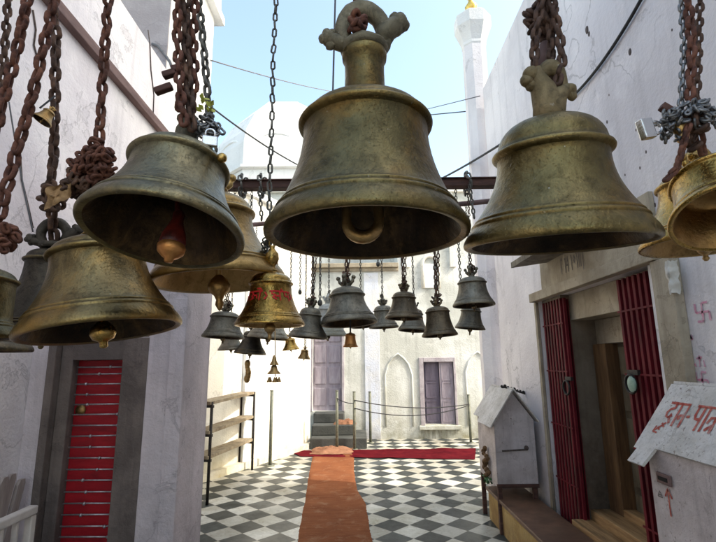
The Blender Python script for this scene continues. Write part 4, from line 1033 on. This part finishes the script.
GF = 'large temple bells hanging in front'
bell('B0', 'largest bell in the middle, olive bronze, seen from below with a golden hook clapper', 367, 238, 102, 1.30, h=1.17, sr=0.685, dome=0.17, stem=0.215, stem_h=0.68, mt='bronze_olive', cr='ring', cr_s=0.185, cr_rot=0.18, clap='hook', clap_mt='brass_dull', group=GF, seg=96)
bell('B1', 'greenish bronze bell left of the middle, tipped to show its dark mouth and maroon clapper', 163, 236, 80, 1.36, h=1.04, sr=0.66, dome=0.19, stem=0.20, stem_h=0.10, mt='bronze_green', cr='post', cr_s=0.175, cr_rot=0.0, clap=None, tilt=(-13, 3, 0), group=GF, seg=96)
bell('BR', 'tan bronze bell right of the middle with a horned crown and no clapper showing', 557, 246, 91, 1.30, h=1.03, sr=0.64, dome=0.33, stem=0.165, stem_h=0.06, mt='bronze_tan', cr='horn', cr_s=0.185, cr_rot=0.0, clap=None, tilt=(7, -1, 0), group=GF, seg=96)
bell('B2', 'spotted ochre bell at the left hanging in front of the red shutter', 103, 333, 75, 1.72, h=1.08, sr=0.64, dome=0.16, stem=0.19, stem_h=0.12, mt='bronze_ochre', cr='loop', cr_s=0.14, cr_rot=1.0, clap='ball', clap_mt='brass_gold', tilt=(-1, -9, 0), group=GF, seg=96)
bell('B4', 'big golden brass bell partly hidden behind the greenish bell', 219, 283, 66, 2.0, h=1.08, sr=0.58, dome=0.25, stem=0.15, stem_h=0.15, mt='brass_pinkish', cr='loop', cr_s=0.16, clap='drop', clap_mt='brass_dull', tilt=(0, -4, 0), group=GF, seg=80, inside='brass_dull')
bell('B3', 'shiny golden bell with red lettering on a band, hung on a thin chain', 270, 326, 35, 1.9, h=1.22, sr=0.64, dome=0.26, stem=0.17, stem_h=0.12, mt='brass_gold', cr='urn', cr_s=0.185, clap='drop', clap_mt='brass_dull', seg=72, inside='brass_dull')
bell('B5', 'dark grey bell hanging behind the spotted ochre bell', 42, 336, 48, 2.1, h=1.60, sr=0.52, dome=0.18, stem=0.18, stem_h=0.10, mt='bronze_dark', cr='ring', cr_s=0.2, cr_rot=0.5, clap='tip', group=GF, seg=64)
bell('B6', 'bronze bell cut off by the left edge of the photo', -50, 339, 58, 1.65, h=1.05, sr=0.88, dome=0.2, stem=0.2, stem_h=0.2, mt='bronze_olive', cr='ring', cr_s=0.2, cr_rot=0.5, clap='tip', group=GF, seg=72)
bell('B7', 'very dark bell low at the left edge below the cut off bell', -18, 352, 43, 2.3, h=1.0, sr=0.66, mt='bronze_dark', cr='loop', clap='tip', group=GF, seg=48)
bell('BG', 'bright golden bell at the right edge, turned to show its mouth', 730, 219, 53, 1.25, h=1.0, sr=0.80, dome=0.18, stem=0.22, stem_h=0.12, mt='brass_gold', cr='ring', cr_s=0.22, cr_rot=0.4, clap='drop', clap_mt='brass_dull', tilt=(-24, 10, 0), seg=80, inside='brass_dull')
bell('BG2', 'golden bell hanging behind the bright golden bell at the right edge', 704, 246, 57, 1.62, h=1.12, sr=0.62, dome=0.16, stem=0.17, stem_h=0.1, mt='brass_gold', cr='loop', cr_s=0.15, clap='tip', clap_mt='brass_dull', seg=72, inside='brass_dull')
bell('BT', 'tiny golden bell tied to the rusty chain at the upper left', 41.5, 121, 9.5, 1.9, h=1.25, sr=0.6, mt='brass_dull', cr='loop', clap='tip', tilt=(-12, 24, 0), seg=32, name='small_bell')

# maroon wrapped clapper of the tipped bell
q = BELLS['B1']; R = q['R']
m = MB(); m.tube([(0.02*R, 0, 0.8*R), (0.10*R, 0, 0.40*R), (0.13*R, 0, 0.30*R)], 0.035*R, 8)
m.lathe([(0.03*R, 0.40*R), (0.075*R, 0.34*R), (0.07*R, 0.24*R), (0.10*R, 0.16*R), (0.15*R, 0.02*R), (0.165*R, -0.08*R), (0.14*R, -0.13*R), (0.001, -0.15*R)], 18, Matrix.Translation((0.14*R, 0, -0.02*R)), wob=0.06)
c1 = m.build('clapper', 'cloth_maroon', q['root'], world=False)
m = MB(); m.lathe([(0.15*R, -0.09*R), (0.172*R, -0.13*R), (0.16*R, -0.20*R), (0.10*R, -0.26*R), (0.06*R, -0.28*R), (0.05*R, -0.33*R), (0.0005, -0.34*R)], 18, Matrix.Translation((0.14*R, 0, -0.02*R))); m.build('clapper_tip', 'copper_orange', c1, world=False)

# red lettering on the golden bell: strokes wrapped around the waist
q = BELLS['B3']; R = q['R']
o, _, _ = bell_profile(1.22, 0.64, 0.26, 0.17, 0.12)
def rad_at(z):
    for (r0, z0), (r1, z1) in zip(o[16:30], o[17:31]):
        if z0 <= z <= z1 and z1 > z0: return r0+(r1-r0)*(z-z0)/(z1-z0)
    return 0.62
def wrap(mb, pts, w):
    D = []
    for a, b_ in zip(pts, pts[1:]):
        k = max(1, int(math.hypot(b_[0]-a[0], b_[1]-a[1])/0.03))
        for i in range(k): D.append((a[0]+(b_[0]-a[0])*i/k, a[1]+(b_[1]-a[1])*i/k))
    D.append(pts[-1]); vs = []
    for i, p in enumerate(D):
        a, b_ = D[max(i-1, 0)], D[min(i+1, len(D)-1)]
        dx, dy = b_[0]-a[0], b_[1]-a[1]; L = math.hypot(dx, dy) or 1; nx, ny = -dy/L*w, dx/L*w
        for sg in (-1, 1):
            uu, zz_ = p[0]+sg*nx, p[1]+sg*ny
            rr = (rad_at(zz_)+0.012)*R; an = -PI/2+uu/0.68
            vs.append((rr*math.cos(an), rr*math.sin(an), zz_*R))
    mb.add(vs, [(2*i, 2*i+1, 2*i+3, 2*i+2) for i in range(len(D)-1)])
m = MB(); zb = 0.66; hh = 0.26
txt = [[(-.78, 1), (-.12, 1)], [(.08, 1), (.80, 1)],
       [(-.66, 1), (-.66, 0)], [(-.66, .5), (-.8, .6), (-.8, .3)],
       [(-.52, .9), (-.42, .7), (-.52, .5), (-.40, .3), (-.54, .1)], [(-.42, .55), (-.3, .6), (-.28, .2)],
       [(-.2, 1), (-.2, 0)], [(-.05, .9), (0.02, .5), (-.05, .1)], [(-.14, 1.05), (-.2, 1.3), (-.32, 1.3)],
       [(.16, 1), (.16, .7), (.28, .6), (.18, .35), (.3, .1)], [(.4, 1), (.4, 0)], [(.4, .5), (.28, .45)],
       [(.56, 1), (.56, .55), (.68, .45)], [(.7, 1), (.7, 0)], [(.8, .8), (.86, .5), (.78, .2)], [(.5, 1.05), (.44, 1.3)]]
for st in txt: wrap(m, [(u, zb+v*hh) for u, v in st], 0.022)
m.build('lettering', 'red_paint_bright', q['body'], world=False)

# smaller bells on the two cross beams
GS = 'smaller bells hanging from the cross beams'
yb1 = 3.3
p1b, p2b = PY(222, 186.5, yb1), PY(495, 183, yb1)
zb1 = (p1b.z+p2b.z)/2
bm1 = MB(); bm1.box((xb1-0.45, yb1-0.04, zb1-0.032), (XR+0.1, yb1+0.04, zb1+0.024), bev=0.004)
bm1.box((xb1-0.45, yb1-0.055, zb1+0.025), (XR+0.1, yb1+0.055, zb1+0.032))
tag(bm1.build('cross_beam', 'rust_beam'), 'rusty red brown cross beam carrying the nearer row of small bells', 'beam')
def beam2_at(x):
    a, c = b2a, b2b; t = (x-a.x)/(c.x-a.x); return a.lerp(c, t)
z2 = zb1
b2a, b2b = PZ(240, 226, z2), PZ(492, 201, z2)
dd = (b2b-b2a)
e0 = beam2_at(XL+0.02); e1 = beam2_at(XR-0.02)
b = MB(); b.tube([e0, e1], 0.022, 10)
tag(b.build('cross_beam', 'rust_rail'), 'pale rusty pipe behind the first cross beam carrying the farther bells', 'beam')

small = [  # key, px, py, hw, row, h, sr, material, clapper, label
 ('S1', 223, 338, 21, 1, 1.0, .72, 'bronze_grey', 'tip', 'green grey bell at the left end of the small row, by the shrine corner'),
 ('S2', 231, 350, 13, 2, 1.0, .66, 'bronze_grey', 'tip', 'pale grey bell half hidden below the left end bell of the row'),
 ('S3', 250, 354, 16, 2, 1.1, .60, 'bronze_dark', 'tip', 'small dark bell below the golden lettered bell with a dangling ornament'),
 ('S4', 268, 339, 21, 2, 1.0, .64, 'bronze_grey', 'tip', 'grey bell hidden behind the golden lettered bell'),
 ('S5', 308, 338, 20, 1, 1.15, .60, 'bronze_grey', None, 'grey bell just right of the golden lettered bell'),
 ('S6', 328, 336, 19, 2, 1.4, .60, 'whitewash_back', 'tip', 'pale chalky bell behind the one with the orange pendant'),
 ('S7', 349, 324, 29, 1, 1.0, .64, 'bronze_grey', None, 'widest grey bell of the small row, with a tiny orange bell below'),
 ('S8', 384, 328, 15, 2, 1.15, .66, 'bronze_grey', 'tip', 'grey bell peeping out left of a bell under the middle bell'),
 ('S7b', 363, 327, 12, 2, 1.1, .66, 'bronze_grey', 'tip', 'bell almost hidden behind the widest grey bell'),
 ('S9', 404, 319, 19, 1, 1.12, .66, 'bronze_brown', 'ball', 'brownish bell with dark ball clapper under the right of the middle bell'),
 ('S10', 413, 331, 15, 2, 1.15, .66, 'bronze_grey', 'tip', 'grey bell low behind the brownish bell with ball clapper'),
 ('S11', 440, 336, 18, 1, 1.35, .70, 'bronze_brown', 'ball', 'rough brown bell hanging above the shuttered window'),
 ('S12', 474, 306, 21, 1, 1.12, .70, 'bronze_grey', 'tip', 'highest bell of the small row at its right end, near the minaret'),
 ('S13', 470, 329, 15, 2, 1.2, .70, 'bronze_grey', 'drop', 'dark grey bell directly beneath the right end bell'),
 ('S14', 291, 350, 8.5, 2, 1.15, .62, 'brass_gold', 'tip', 'tiny bright yellow brass bell below the grey bell'),
 ('S15', 304, 359, 6.5, 2, 1.2, .62, 'brass_dull', 'tip', 'tiny dull brass bell, lowest next to the yellow one'),
]
for key, px, py, hw, row, h, sr, mt, cl, lab in small:
    if row == 1: Y = yb1
    else:
        Y = 3.9
        for _ in range(3): Y = beam2_at(PY(px, py, Y).x).y
    bell(key, lab, px, py, hw, Y, h=h, sr=sr, dome=random.uniform(0.2, 0.34), stem=random.uniform(0.14, 0.2), stem_h=random.uniform(0.08, 0.16), mt=mt, cr='loop', cr_s=0.19, cr_rot=random.uniform(0, 1.5), clap=cl, clap_mt=('brass_dull' if mt.startswith('brass') else 'bronze_brown'), group=GS, seg=48 if hw > 10 else 28, tilt=(random.uniform(-4, 4), random.uniform(-6, 6), 0), name='temple_bell' if hw > 10 else 'small_bell')

# ------------------------------------------------------------------ chains
def chain_mesh(mb, pts, L, r, w=None, jitter=0.12):
    pts = [Vector(p) for p in pts]; w = w or L*0.66
    seg = [(b_-a).length for a, b_ in zip(pts, pts[1:])]; tot = sum(seg)
    pitch = L-2.2*r; n = max(2, int(tot/pitch)); phase = random.uniform(0, PI)
    def at(s):
        for (a, b_), l in zip(zip(pts, pts[1:]), seg):
            if s <= l: return a.lerp(b_, s/l), (b_-a).normalized()
            s -= l
        return pts[-1], (pts[-1]-pts[-2]).normalized()
    k = 7 if r > 0.005 else 5
    for i in range(n+1):
        p, d = at(tot*i/n); d = (d+Vector((random.uniform(-jitter, jitter), random.uniform(-jitter, jitter), random.uniform(-jitter, jitter)))).normalized()
        e = d.orthogonal().normalized(); f = d.cross(e)
        ang = phase+(PI/2)*(i % 2)+random.uniform(-.25, .25)
        mb.link(p, d, e*math.cos(ang)+f*math.sin(ang), L, w, r, n=10 if r > 0.004 else 8, k=k)
def knot_mesh(mb, c, rad, n, L, r, seed=1):
    rnd = random.Random(seed); c = Vector(c)
    for i in range(n):
        while True:
            v = Vector((rnd.uniform(-1, 1), rnd.uniform(-1, 1), rnd.uniform(-1, 1)))
            if v.length < 1: break
        p = c+Vector((v.x*rad[0], v.y*rad[1], v.z*rad[2]))
        d = Vector((rnd.uniform(-1, 1), rnd.uniform(-1, 1), rnd.uniform(-1, 1))).normalized()
        mb.link(p, d, d.orthogonal(), L, L*0.68, r, n=10, k=6)
CH = 'chains the bells hang on'
OVER = []
def chain(label, pix, Y, L, r, mt, ztop=None, end=None, name='hanging_chain', knots=(), group=CH, w=None):
    pts = [PY(px, py, Y) if not isinstance(Y, (list, tuple)) else PY(px, py, Y[i]) for i, (px, py) in enumerate(pix)]
    if end is not None: pts.append(Vector(end))
    if ztop is not None:
        d = pts[0]-pts[1]; d.normalize()
        k = (ztop-pts[0].z)/max(d.z, 0.2); pts.insert(0, pts[0]+d*k)
    mb = MB(); chain_mesh(mb, pts, L, r, w); o = mb.build(name, mt)
    tag(o, label, 'chain', group)
    for i, (kp, ky, rad, n, kL, kr, km) in enumerate(knots):
        mb = MB(); knot_mesh(mb, PY(kp[0], kp[1], ky), rad, n, kL, kr, seed=hash(label) % 997 if False else len(label)+i*13); mb.build('knot', km, o)
    return o
ZA, ZB, ZC, ZD = 3.02, 3.36, 3.62, 3.62
T = lambda k: BELLS[k]['top']
# middle bell
chain('rusty chain holding the largest middle bell', [(357, 2), (359, 25)], 1.30, 0.062, 0.0085, 'rust_chain', ztop=ZA, end=T('B0')+Vector((-0.015, -0.02, -0.02)), knots=[((357, 30), 1.26, (0.018, 0.03, 0.055), 13, 0.058, 0.0085, 'rust_chain')])
# right bell
chain('dark rusty chain wound over the horned crown of the tan bell', [(541, 2), (535, 40), (534, 74)], 1.23, 0.050, 0.0075, 'brown_chain', ztop=ZA, knots=[((541, 20), 1.30, (0.045, 0.04, 0.065), 46, 0.046, 0.007, 'brown_chain')])
chain('second loop of dark chain at the right of the horned crown', [(552, 2), (560, 38), (562, 62), (558, 80)], 1.23, 0.048, 0.0075, 'brown_chain', ztop=ZA)
chain('short inner chain on the post of the horned crown', [(546, 2), (551, 30), (551, 60), (552, 74)], 1.25, 0.048, 0.0075, 'brown_chain', ztop=ZA)
b = MB(); q = PY(546, 72, 1.30); b.tube([q, PY(546, 44, 1.30)], [0.028, 0.020], 10); 
tag(b.build('wooden_peg', 'rust_rail'), 'tan peg standing among the chains above the tan bell', 'peg')
# tipped bell: bundle of chains
pk = [((178, 2), (177, 40), (180, 90), (184, 120)), ((186, 2), (186, 50), (190, 100), (192, 125)), ((195, 2), (193, 40), (195, 80), (190, 118)), ((181, 2), (190, 35), (184, 75), (180, 105))]
labs = ['leftmost rusty chain of the bundle above the greenish bell', 'second rusty chain of the bundle above the greenish bell', 'right rusty chain of the bundle above the greenish bell', 'crossing rusty chain in the bundle above the greenish bell']
for i, (pp, lb) in enumerate(zip(pk, labs)):
    chain(lb, list(pp), 1.36+0.025*i, 0.056, 0.0080, 'rust_chain' if i != 1 else 'brown_chain', ztop=ZA)
chain('grey steel chain leaning behind the bundle down to the big brass bell', [(199, 2), (204, 50), (208, 100)], [1.95, 1.96, 1.97], 0.066, 0.0085, 'grey_chain', ztop=ZC, end=T('B4'))
chain('tangle of grey chain with padlocks at the right of the bundle', [(203, 118), (215, 124), (222, 132), (210, 142)], 1.40, 0.034, 0.0045, 'steel_chain', knots=[((208, 128), 1.42, (0.035, 0.03, 0.042), 34, 0.034, 0.0045, 'steel_chain')])
def padlock(px, py, Y, s, rotz, label, mt='chrome', roty=0.0):
    c = PY(px, py, Y); t = empty('padlock', c, label, 'padlock', rot=(0, roty, rotz))
    m = MB(); m.box((-s, -s*.4, -s*.8), (s, s*.4, s*.6), bev=s*0.15); m.build('body', mt, t, world=False)
    m = MB(); m.tube([(-s*.6, 0, s*.5)]+[(s*.6*-math.cos(PI*i/8), 0, s*1.1+s*.6*math.sin(PI*i/8)) for i in range(9)]+[(s*.6, 0, s*.5)], s*.16, 8); m.build('shackle', mt, t, world=False)
padlock(210, 141, 1.36, 0.024, 0.3, 'silver padlock on the chains above the greenish bell')
padlock(647, 129, 1.22, 0.030, 0.2, 'silver padlock sticking out left of the golden bell', roty=1.35)
b = MB(); 
for (a_, c_) in (((155, 92), (172, 86)), ((163, 76), (176, 72)), ((172, 70), (180, 68))): b.bar(PY(*a_, 1.36), PY(*c_, 1.36), 0.024, 0.022, bev=0.004)
tag(b.build('crown_bolt', 'rust_beam'), 'rusty bolts stuck through the crown of the greenish bell', 'bolt')
b = MB()
for k in range(16):
    q = PY(207+random.uniform(-6, 6), 106+random.uniform(-6, 8), 1.40); e = Vector((random.uniform(-1, 1), random.uniform(-1, 1), random.uniform(-1, 1))).normalized()*0.026; f = e.orthogonal().normalized()*0.009
    b.quad([q, q+e*.5+f, q+e, q+e*.5-f])
tag(b.build('dry_flowers', 'yellow_leaf'), 'bit of yellow green flowers caught in the grey chain', 'flowers')
b = MB(); m_ = Matrix.Translation(PY(222, 158, 1.34)); b.ball((0, 0, 0), 0.016, 10, 8, mat=m_)
tag(b.build('brass_stud', 'brass_gold'), 'small brass stud at the right shoulder of the greenish bell', 'stud')
# left side chains
chain('rusty chain running to the bronze bell at the left edge', [(54, 2), (43, 50), (30, 105), (17, 150), (6, 190), (0, 215)], 1.65, 0.074, 0.0105, 'rust_chain', ztop=ZB, end=T('B6')+Vector((0.02, 0, 0)), knots=[((4, 238), 1.66, (0.04, 0.04, 0.06), 26, 0.05, 0.008, 'rust_chain')])
chain('dark rusty chain dropping straight to the dark grey bell', [(52, 2), (56, 30), (55, 90), (54, 150), (50, 195)], 2.0, 0.084, 0.012, 'brown_chain', ztop=ZC, end=T('B5'), knots=[((52, 196), 2.02, (0.05, 0.04, 0.09), 14, 0.07, 0.011, 'brown_chain')])
chain('thick chain slanting off the left edge near the top', [(27, 2), (17, 50), (5, 95), (-6, 135)], 1.7, 0.078, 0.011, 'rust_chain', ztop=ZB, end=PY(-30, 255, 1.75))
chain('thinner chain at the far upper left corner', [(8, 2), (5, 45), (2, 90), (-10, 160)], 2.1, 0.070, 0.010, 'brown_chain', ztop=ZC, end=T('B7'))
o = chain('rusty chain ending in a big tangle above the spotted ochre bell', [(108, 2), (104, 60), (101, 110), (99, 140)], 1.72, 0.072, 0.0095, 'rust_chain', ztop=ZB, end=T('B2'), knots=[((92, 168), 1.72, (0.085, 0.06, 0.075), 90, 0.052, 0.0075, 'rust_chain'), ((78, 186), 1.72, (0.06, 0.05, 0.06), 40, 0.05, 0.007, 'brown_chain'), ((100, 155), 1.70, (0.05, 0.05, 0.06), 30, 0.05, 0.0075, 'rust_chain')])
hb = MB(); qq = PY(64, 196, 1.71)
hb.grid(12, 10, lambda u, v: qq+Vector(((u-.5)*0.09+0.02*noise.noise(Vector((v*3, u*2, 1))), -0.03+0.02*noise.noise(Vector((u*4, v*3, 2))), (0.5-v)*0.08+(u-.5)*0.05+0.025*noise.noise(Vector((u*4, v*4, 3))))))
tag(hb.build('cloth_knot', 'wood_plank'), 'faded yellow cloth tied into the chain tangle', 'cloth')
rope(PY(9, 102, 2.02), PY(33, 232, 2.08), 0.02, 0.0035, 'wire_grey', 'thin_wire', 'thin grey wire running down beside the slanting chain', 'wire')
rope(PY(40, 108, 1.9), PY(55, 96, 1.98), 0.0, 0.004, 'wire_black', 'thin_wire', 'short wire tying the tiny golden bell to its chain', 'wire')
# golden bells at the right
chain('rusty chain above the bright golden bell', [(688, 2), (692, 45), (690, 95)], 1.25, 0.050, 0.0075, 'rust_chain', ztop=ZA, end=PY(702, 150, 1.28), knots=[((692, 128), 1.24, (0.03, 0.03, 0.06), 22, 0.045, 0.007, 'brown_chain')])
chain('silver chain tangled above the bright golden bell', [(681, 2), (684, 40), (682, 90), (680, 110)], 1.27, 0.034, 0.0048, 'steel_chain', ztop=ZA, knots=[((694, 116), 1.23, (0.085, 0.04, 0.045), 100, 0.030, 0.0042, 'steel_chain'), ((672, 125), 1.23, (0.035, 0.03, 0.05), 36, 0.030, 0.0042, 'steel_chain')])
b = MB(); b.bar(PY(661, 106, 1.23), PY(671, 112, 1.23), 0.022, 0.022, bev=0.003); tag(b.build('iron_bolt', 'rust_beam'), 'dark iron bolt in the silver chain tangle', 'bolt')
b = MB(); q = PY(681, 128, 1.235); b.ball(q, 0.024, 12, 8, sq=(1, .8, 1.2)); b.ball(q+Vector((0.0, 0, -0.03)), 0.018, 10, 8)
tag(b.build('brass_charm', 'brass_dull'), 'orange brass charm inside the silver chain tangle', 'knob')
chain('brown chain trailing over the shoulder of the bright golden bell', [(688, 128), (682, 150), (677, 168), (668, 178)], 1.21, 0.036, 0.006, 'rust_chain')
chain('chain of the golden bell behind the right edge bell', [(700, 2), (697, 90)], 1.62, 0.05, 0.007, 'brown_chain', ztop=ZB, end=T('BG2'))
# golden lettered bell
chain('long thin chain down to the golden lettered bell', [(276, 2), (273, 60), (272, 120), (269, 200)], 1.9, 0.052, 0.0048, 'grey_chain', ztop=ZC, end=T('B3'), w=0.026, knots=[((267, 246), 1.9, (0.02, 0.02, 0.04), 14, 0.03, 0.004, 'grey_chain')])
rope(PY(336, -30, 1.7), PY(332, 125, 1.72), 0.0, 0.004, 'wire_grey', 'thin_wire', 'thin grey cord hanging behind the crown of the largest bell', 'wire')
# chains of the small bells
for key, px, py, hw, row, h, sr, mt, cl, lab in small:
    bl = BELLS[key]; tp = bl['top']
    if row == 1: top = Vector((tp.x+random.uniform(-.03, .03), yb1, zb1-0.05))
    else: top = beam2_at(tp.x); 
    thick = {'S7': 0.0055, 'S11': 0.0055, 'S9': 0.005}.get(key, 0.0038)
    mb = MB(); chain_mesh(mb, [top, tp], thick*8.5, thick); 
    if hw > 12:
        if key in ('S7', 'S5', 'S11', 'S9', 'S1'):
            chain_mesh(mb, [top+Vector((0.05, 0.0, 0)), tp+Vector((0.01, 0, 0.03))], thick*8, thick*0.9)
        knot_mesh(mb, tp+Vector((0, 0, 0.01)), (0.028, 0.025, 0.05), 12, thick*8, thick, seed=hw)
    tag(mb.build('hanging_chain', 'brown_chain' if row == 1 else 'grey_chain'), 'chain of the '+' '.join(lab.split(',')[0].split()[:12]), 'chain', 'thin chains of the small bells')
# wrap of chain around the beam
for i, px in enumerate((243, 262, 467)):
    c = PY(px, 187, yb1); mb = MB()
    for k in range(7):
        a = 2*PI*k/7; p = Vector((c.x+0.01*math.sin(k*2), yb1+0.085*math.cos(a), zb1+0.075*math.sin(a)))
        mb.link(p, Vector((0.1, -math.sin(a), math.cos(a))), Vector((1, 0, 0)) if k % 2 else Vector((0.2, math.cos(a), math.sin(a))), 0.075, 0.045, 0.008, n=8, k=5)
    chain_mesh(mb, [(c.x, yb1-0.08, zb1-0.06), (c.x+0.02, yb1-0.07, zb1-0.28)], 0.05, 0.006)
    tag(mb.build('beam_chain', 'grey_chain'), ['grey chain looped on the beam left of the thin long chain', 'grey chain looped on the beam by the thin long chain', 'dark chain looped on the beam in front of the minaret'][i], 'chain')
# spare thin chains hanging between the bells
for i, (px, ya, yb_, row) in enumerate(((320, 190, 300, 1), (313, 190, 300, 2), (378, 190, 262, 2), (436, 190, 285, 2), (461, 190, 290, 1), (249, 195, 275, 1), (300, 190, 290, 2))):
    Y = yb1+0.02 if row == 1 else beam2_at(PY(px, yb_, 3.9).x).y
    bot = PY(px, yb_, Y); top = Vector((bot.x, Y, zb1-0.03)); mb = MB(); chain_mesh(mb, [top, bot], 0.034, 0.004); mb.ball(bot+Vector((0, 0, -0.02)), 0.018, 8, 6, sq=(1, 1, 1.4))
    tag(mb.build('spare_chain', 'grey_chain'), ['loose thin chain left of the widest grey bell', 'loose pale chain behind the chalky bell', 'loose chain above the hidden grey bell', 'loose chain left of the window bell', 'loose long chain left of the right end bell', 'loose chain in front of the big brass bell', 'loose chain near the grey bell by the lettered one'][i], 'chain', 'loose chains on the cross beams')
# pendants
q = BELLS['S7']; R = q['R']
c = PY(350.5, 347, yb1); Rm = size_at(7.5, c)
t = empty('pendant_bell', c, 'tiny orange bell on a wire under the widest grey bell', 'bell')
o, i_, zt_ = bell_profile(1.55, 0.72, 0.25, 0.16, 0.1)
m = MB(); m.lathe([(r*Rm, z*Rm) for r, z in o], 24); m.build('body', 'copper_orange', t, world=False)
m = MB(); m.tube([(0, 0, zt_*Rm), (0, 0, zt_*Rm+0.22)], 0.006, 6); m.build('wire', 'wire_black', t, world=False)
clapper(Rm, 1.5, 'tip').build('clapper', 'brass_dull', t, world=False)
def ornament(px, ptop, pbot, Y, label, kind):
    top, bot = PY(px, ptop, Y), PY(px, pbot, Y); m = MB(); L = top.z-bot.z
    m.tube([top, bot+Vector((0, 0, L*0.1))], 0.004, 5)
    if kind == 'tiers':
        for f_, r in ((0.32, .035), (0.15, .052)):
            z = bot.z+L*f_; m.lathe([(r*1.0, 0), (r*0.95, .008), (r*0.55, .03), (r*0.4, .06), (0.006, .075)], 14, Matrix.Translation((top.x, Y, z)))
        for k in range(5):
            a = 2*PI*k/5; m.lathe([(.018, 0), (.011, .02), (.002, .04)], 8, Matrix.Translation((top.x+.04*math.cos(a), Y+.04*math.sin(a), bot.z)))
    else:
        for k in range(6): m.ball((top.x+random.uniform(-.012, .012), Y, bot.z+L*(0.05+0.12*k)), random.uniform(.016, .03), 8, 6, sq=(1, 1, 1.3))
    tag(m.build('hanging_ornament', 'brass_dull'), label, 'ornament')
ornament(275, 330, 382, 3.6, 'tiered brass ornament of little bells on a long thread', 'tiers')
ornament(249, 355, 380, BELLS['S3']['c'].y, 'knobbly brass ornament dangling under the small dark bell', 'knobs')

# overhead beams the big bells hang on (above the picture)
for (y, z, lab) in ((1.30, ZA, 'overhead steel beam carrying the nearest bells'), (1.70, ZB, 'overhead steel beam carrying the ochre bell'), (2.0, ZC, 'overhead steel beam carrying the lettered golden bell')):
    b = MB(); b.box((XL-0.05, y-0.035, z), (XR+0.05, y+0.035, z+0.08)); tag(b.build('overhead_beam', 'rust_beam'), lab, 'beam')

# ------------------------------------------------------------------ wires in the sky
def wire(pix, depths, r, mt, lab, sag=0.0, n=14):
    a = PX(*pix[0], xt) if depths[0] is None else PY(*pix[0], depths[0])
    c = PY(*pix[-1], depths[1])
    return rope(a, c, sag, r, mt, 'cable', lab, 'cable', n)
wire([(206, 103), (300, 166)], (None, 9.0), 0.014, 'wire_black', 'black cable sagging left of the largest bell across the dome', 0.06)
wire([(210, 60), (335, 92)], (None, 12.0), 0.011, 'wire_grey', 'thin grey cable crossing the sky at the upper left', 0.05)
wire([(345, 121), (540, 104)], (14.2, 5.0), 0.009, 'wire_black', 'thin level cable crossing in front of the minaret', 0.03)
wire([(352, 126), (480, 96)], (14.2, 5.3), 0.006, 'wire_grey', 'very thin cable rising to the minaret', 0.02)
wire([(395, 196), (512, 137)], (YK+0.1, 4.6), 0.014, 'wire_black', 'black cable curving up to the right behind the largest bell', 0.10)
a, c = PX(643, -4, XR-0.02), PX(573, 96, XR-0.02)
rope(a, c, 0.05, 0.011, 'wire_black', 'cable', 'black cable clipped along the right wall above the tan bell', 'cable')

# ------------------------------------------------------------------ light, sky, camera
az, el = R_(15), R_(42)
S_ = Vector((math.cos(el)*math.cos(az), -math.cos(el)*math.sin(az), math.sin(el)))
w = bpy.data.worlds.new('World'); scene.world = w; w.use_nodes = True
nt = w.node_tree; bg = nt.nodes['Background']
sky = nt.nodes.new('ShaderNodeTexSky'); sky.sky_type = 'NISHITA'; sky.sun_disc = False
sky.sun_elevation = el; sky.sun_rotation = PI/2+az; sky.air_density = 1.0; sky.dust_density = 3.0; sky.ozone_density = 1.0
sky_gain = nt.nodes.new('ShaderNodeMix'); sky_gain.data_type = 'RGBA'; sky_gain.blend_type = 'MULTIPLY'; sky_gain.inputs[0].default_value = 1.0
nt.links.new(sky.outputs[0], sky_gain.inputs[6]); sky_gain.inputs[7].default_value = (3.95, 3.85, 3.25, 1)      # multiplies the sky colour to brighten the whole scene, blue a little less
nt.links.new(sky_gain.outputs[2], bg.inputs['Color']); bg.inputs['Strength'].default_value = 0.15
sl_ = bpy.data.lights.new('sun', 'SUN'); sl_.energy = 4.5; sl_.angle = R_(0.5); sl_.color = (1.0, 0.955, 0.87)
so_ = bpy.data.objects.new('sun', sl_); COL.objects.link(so_); so_.rotation_euler = S_.to_track_quat('Z', 'Y').to_euler(); so_.location = S_*30

cam = bpy.data.cameras.new('camera'); co = bpy.data.objects.new('camera', cam); COL.objects.link(co)
cam.sensor_fit = 'HORIZONTAL'; cam.sensor_width = 36.0; cam.lens = 36.0*F/716.0
cam.clip_start = 0.05; cam.clip_end = 2000
co.location = (0, 0, H); co.rotation_euler = CAMROT.to_euler()
scene.camera = co
scene.view_settings.view_transform = 'Standard'; scene.view_settings.look = 'None'; scene.view_settings.exposure = 0; scene.view_settings.gamma = 1
scene.cycles.max_bounces = 10; scene.cycles.diffuse_bounces = 6; scene.cycles.glossy_bounces = 4
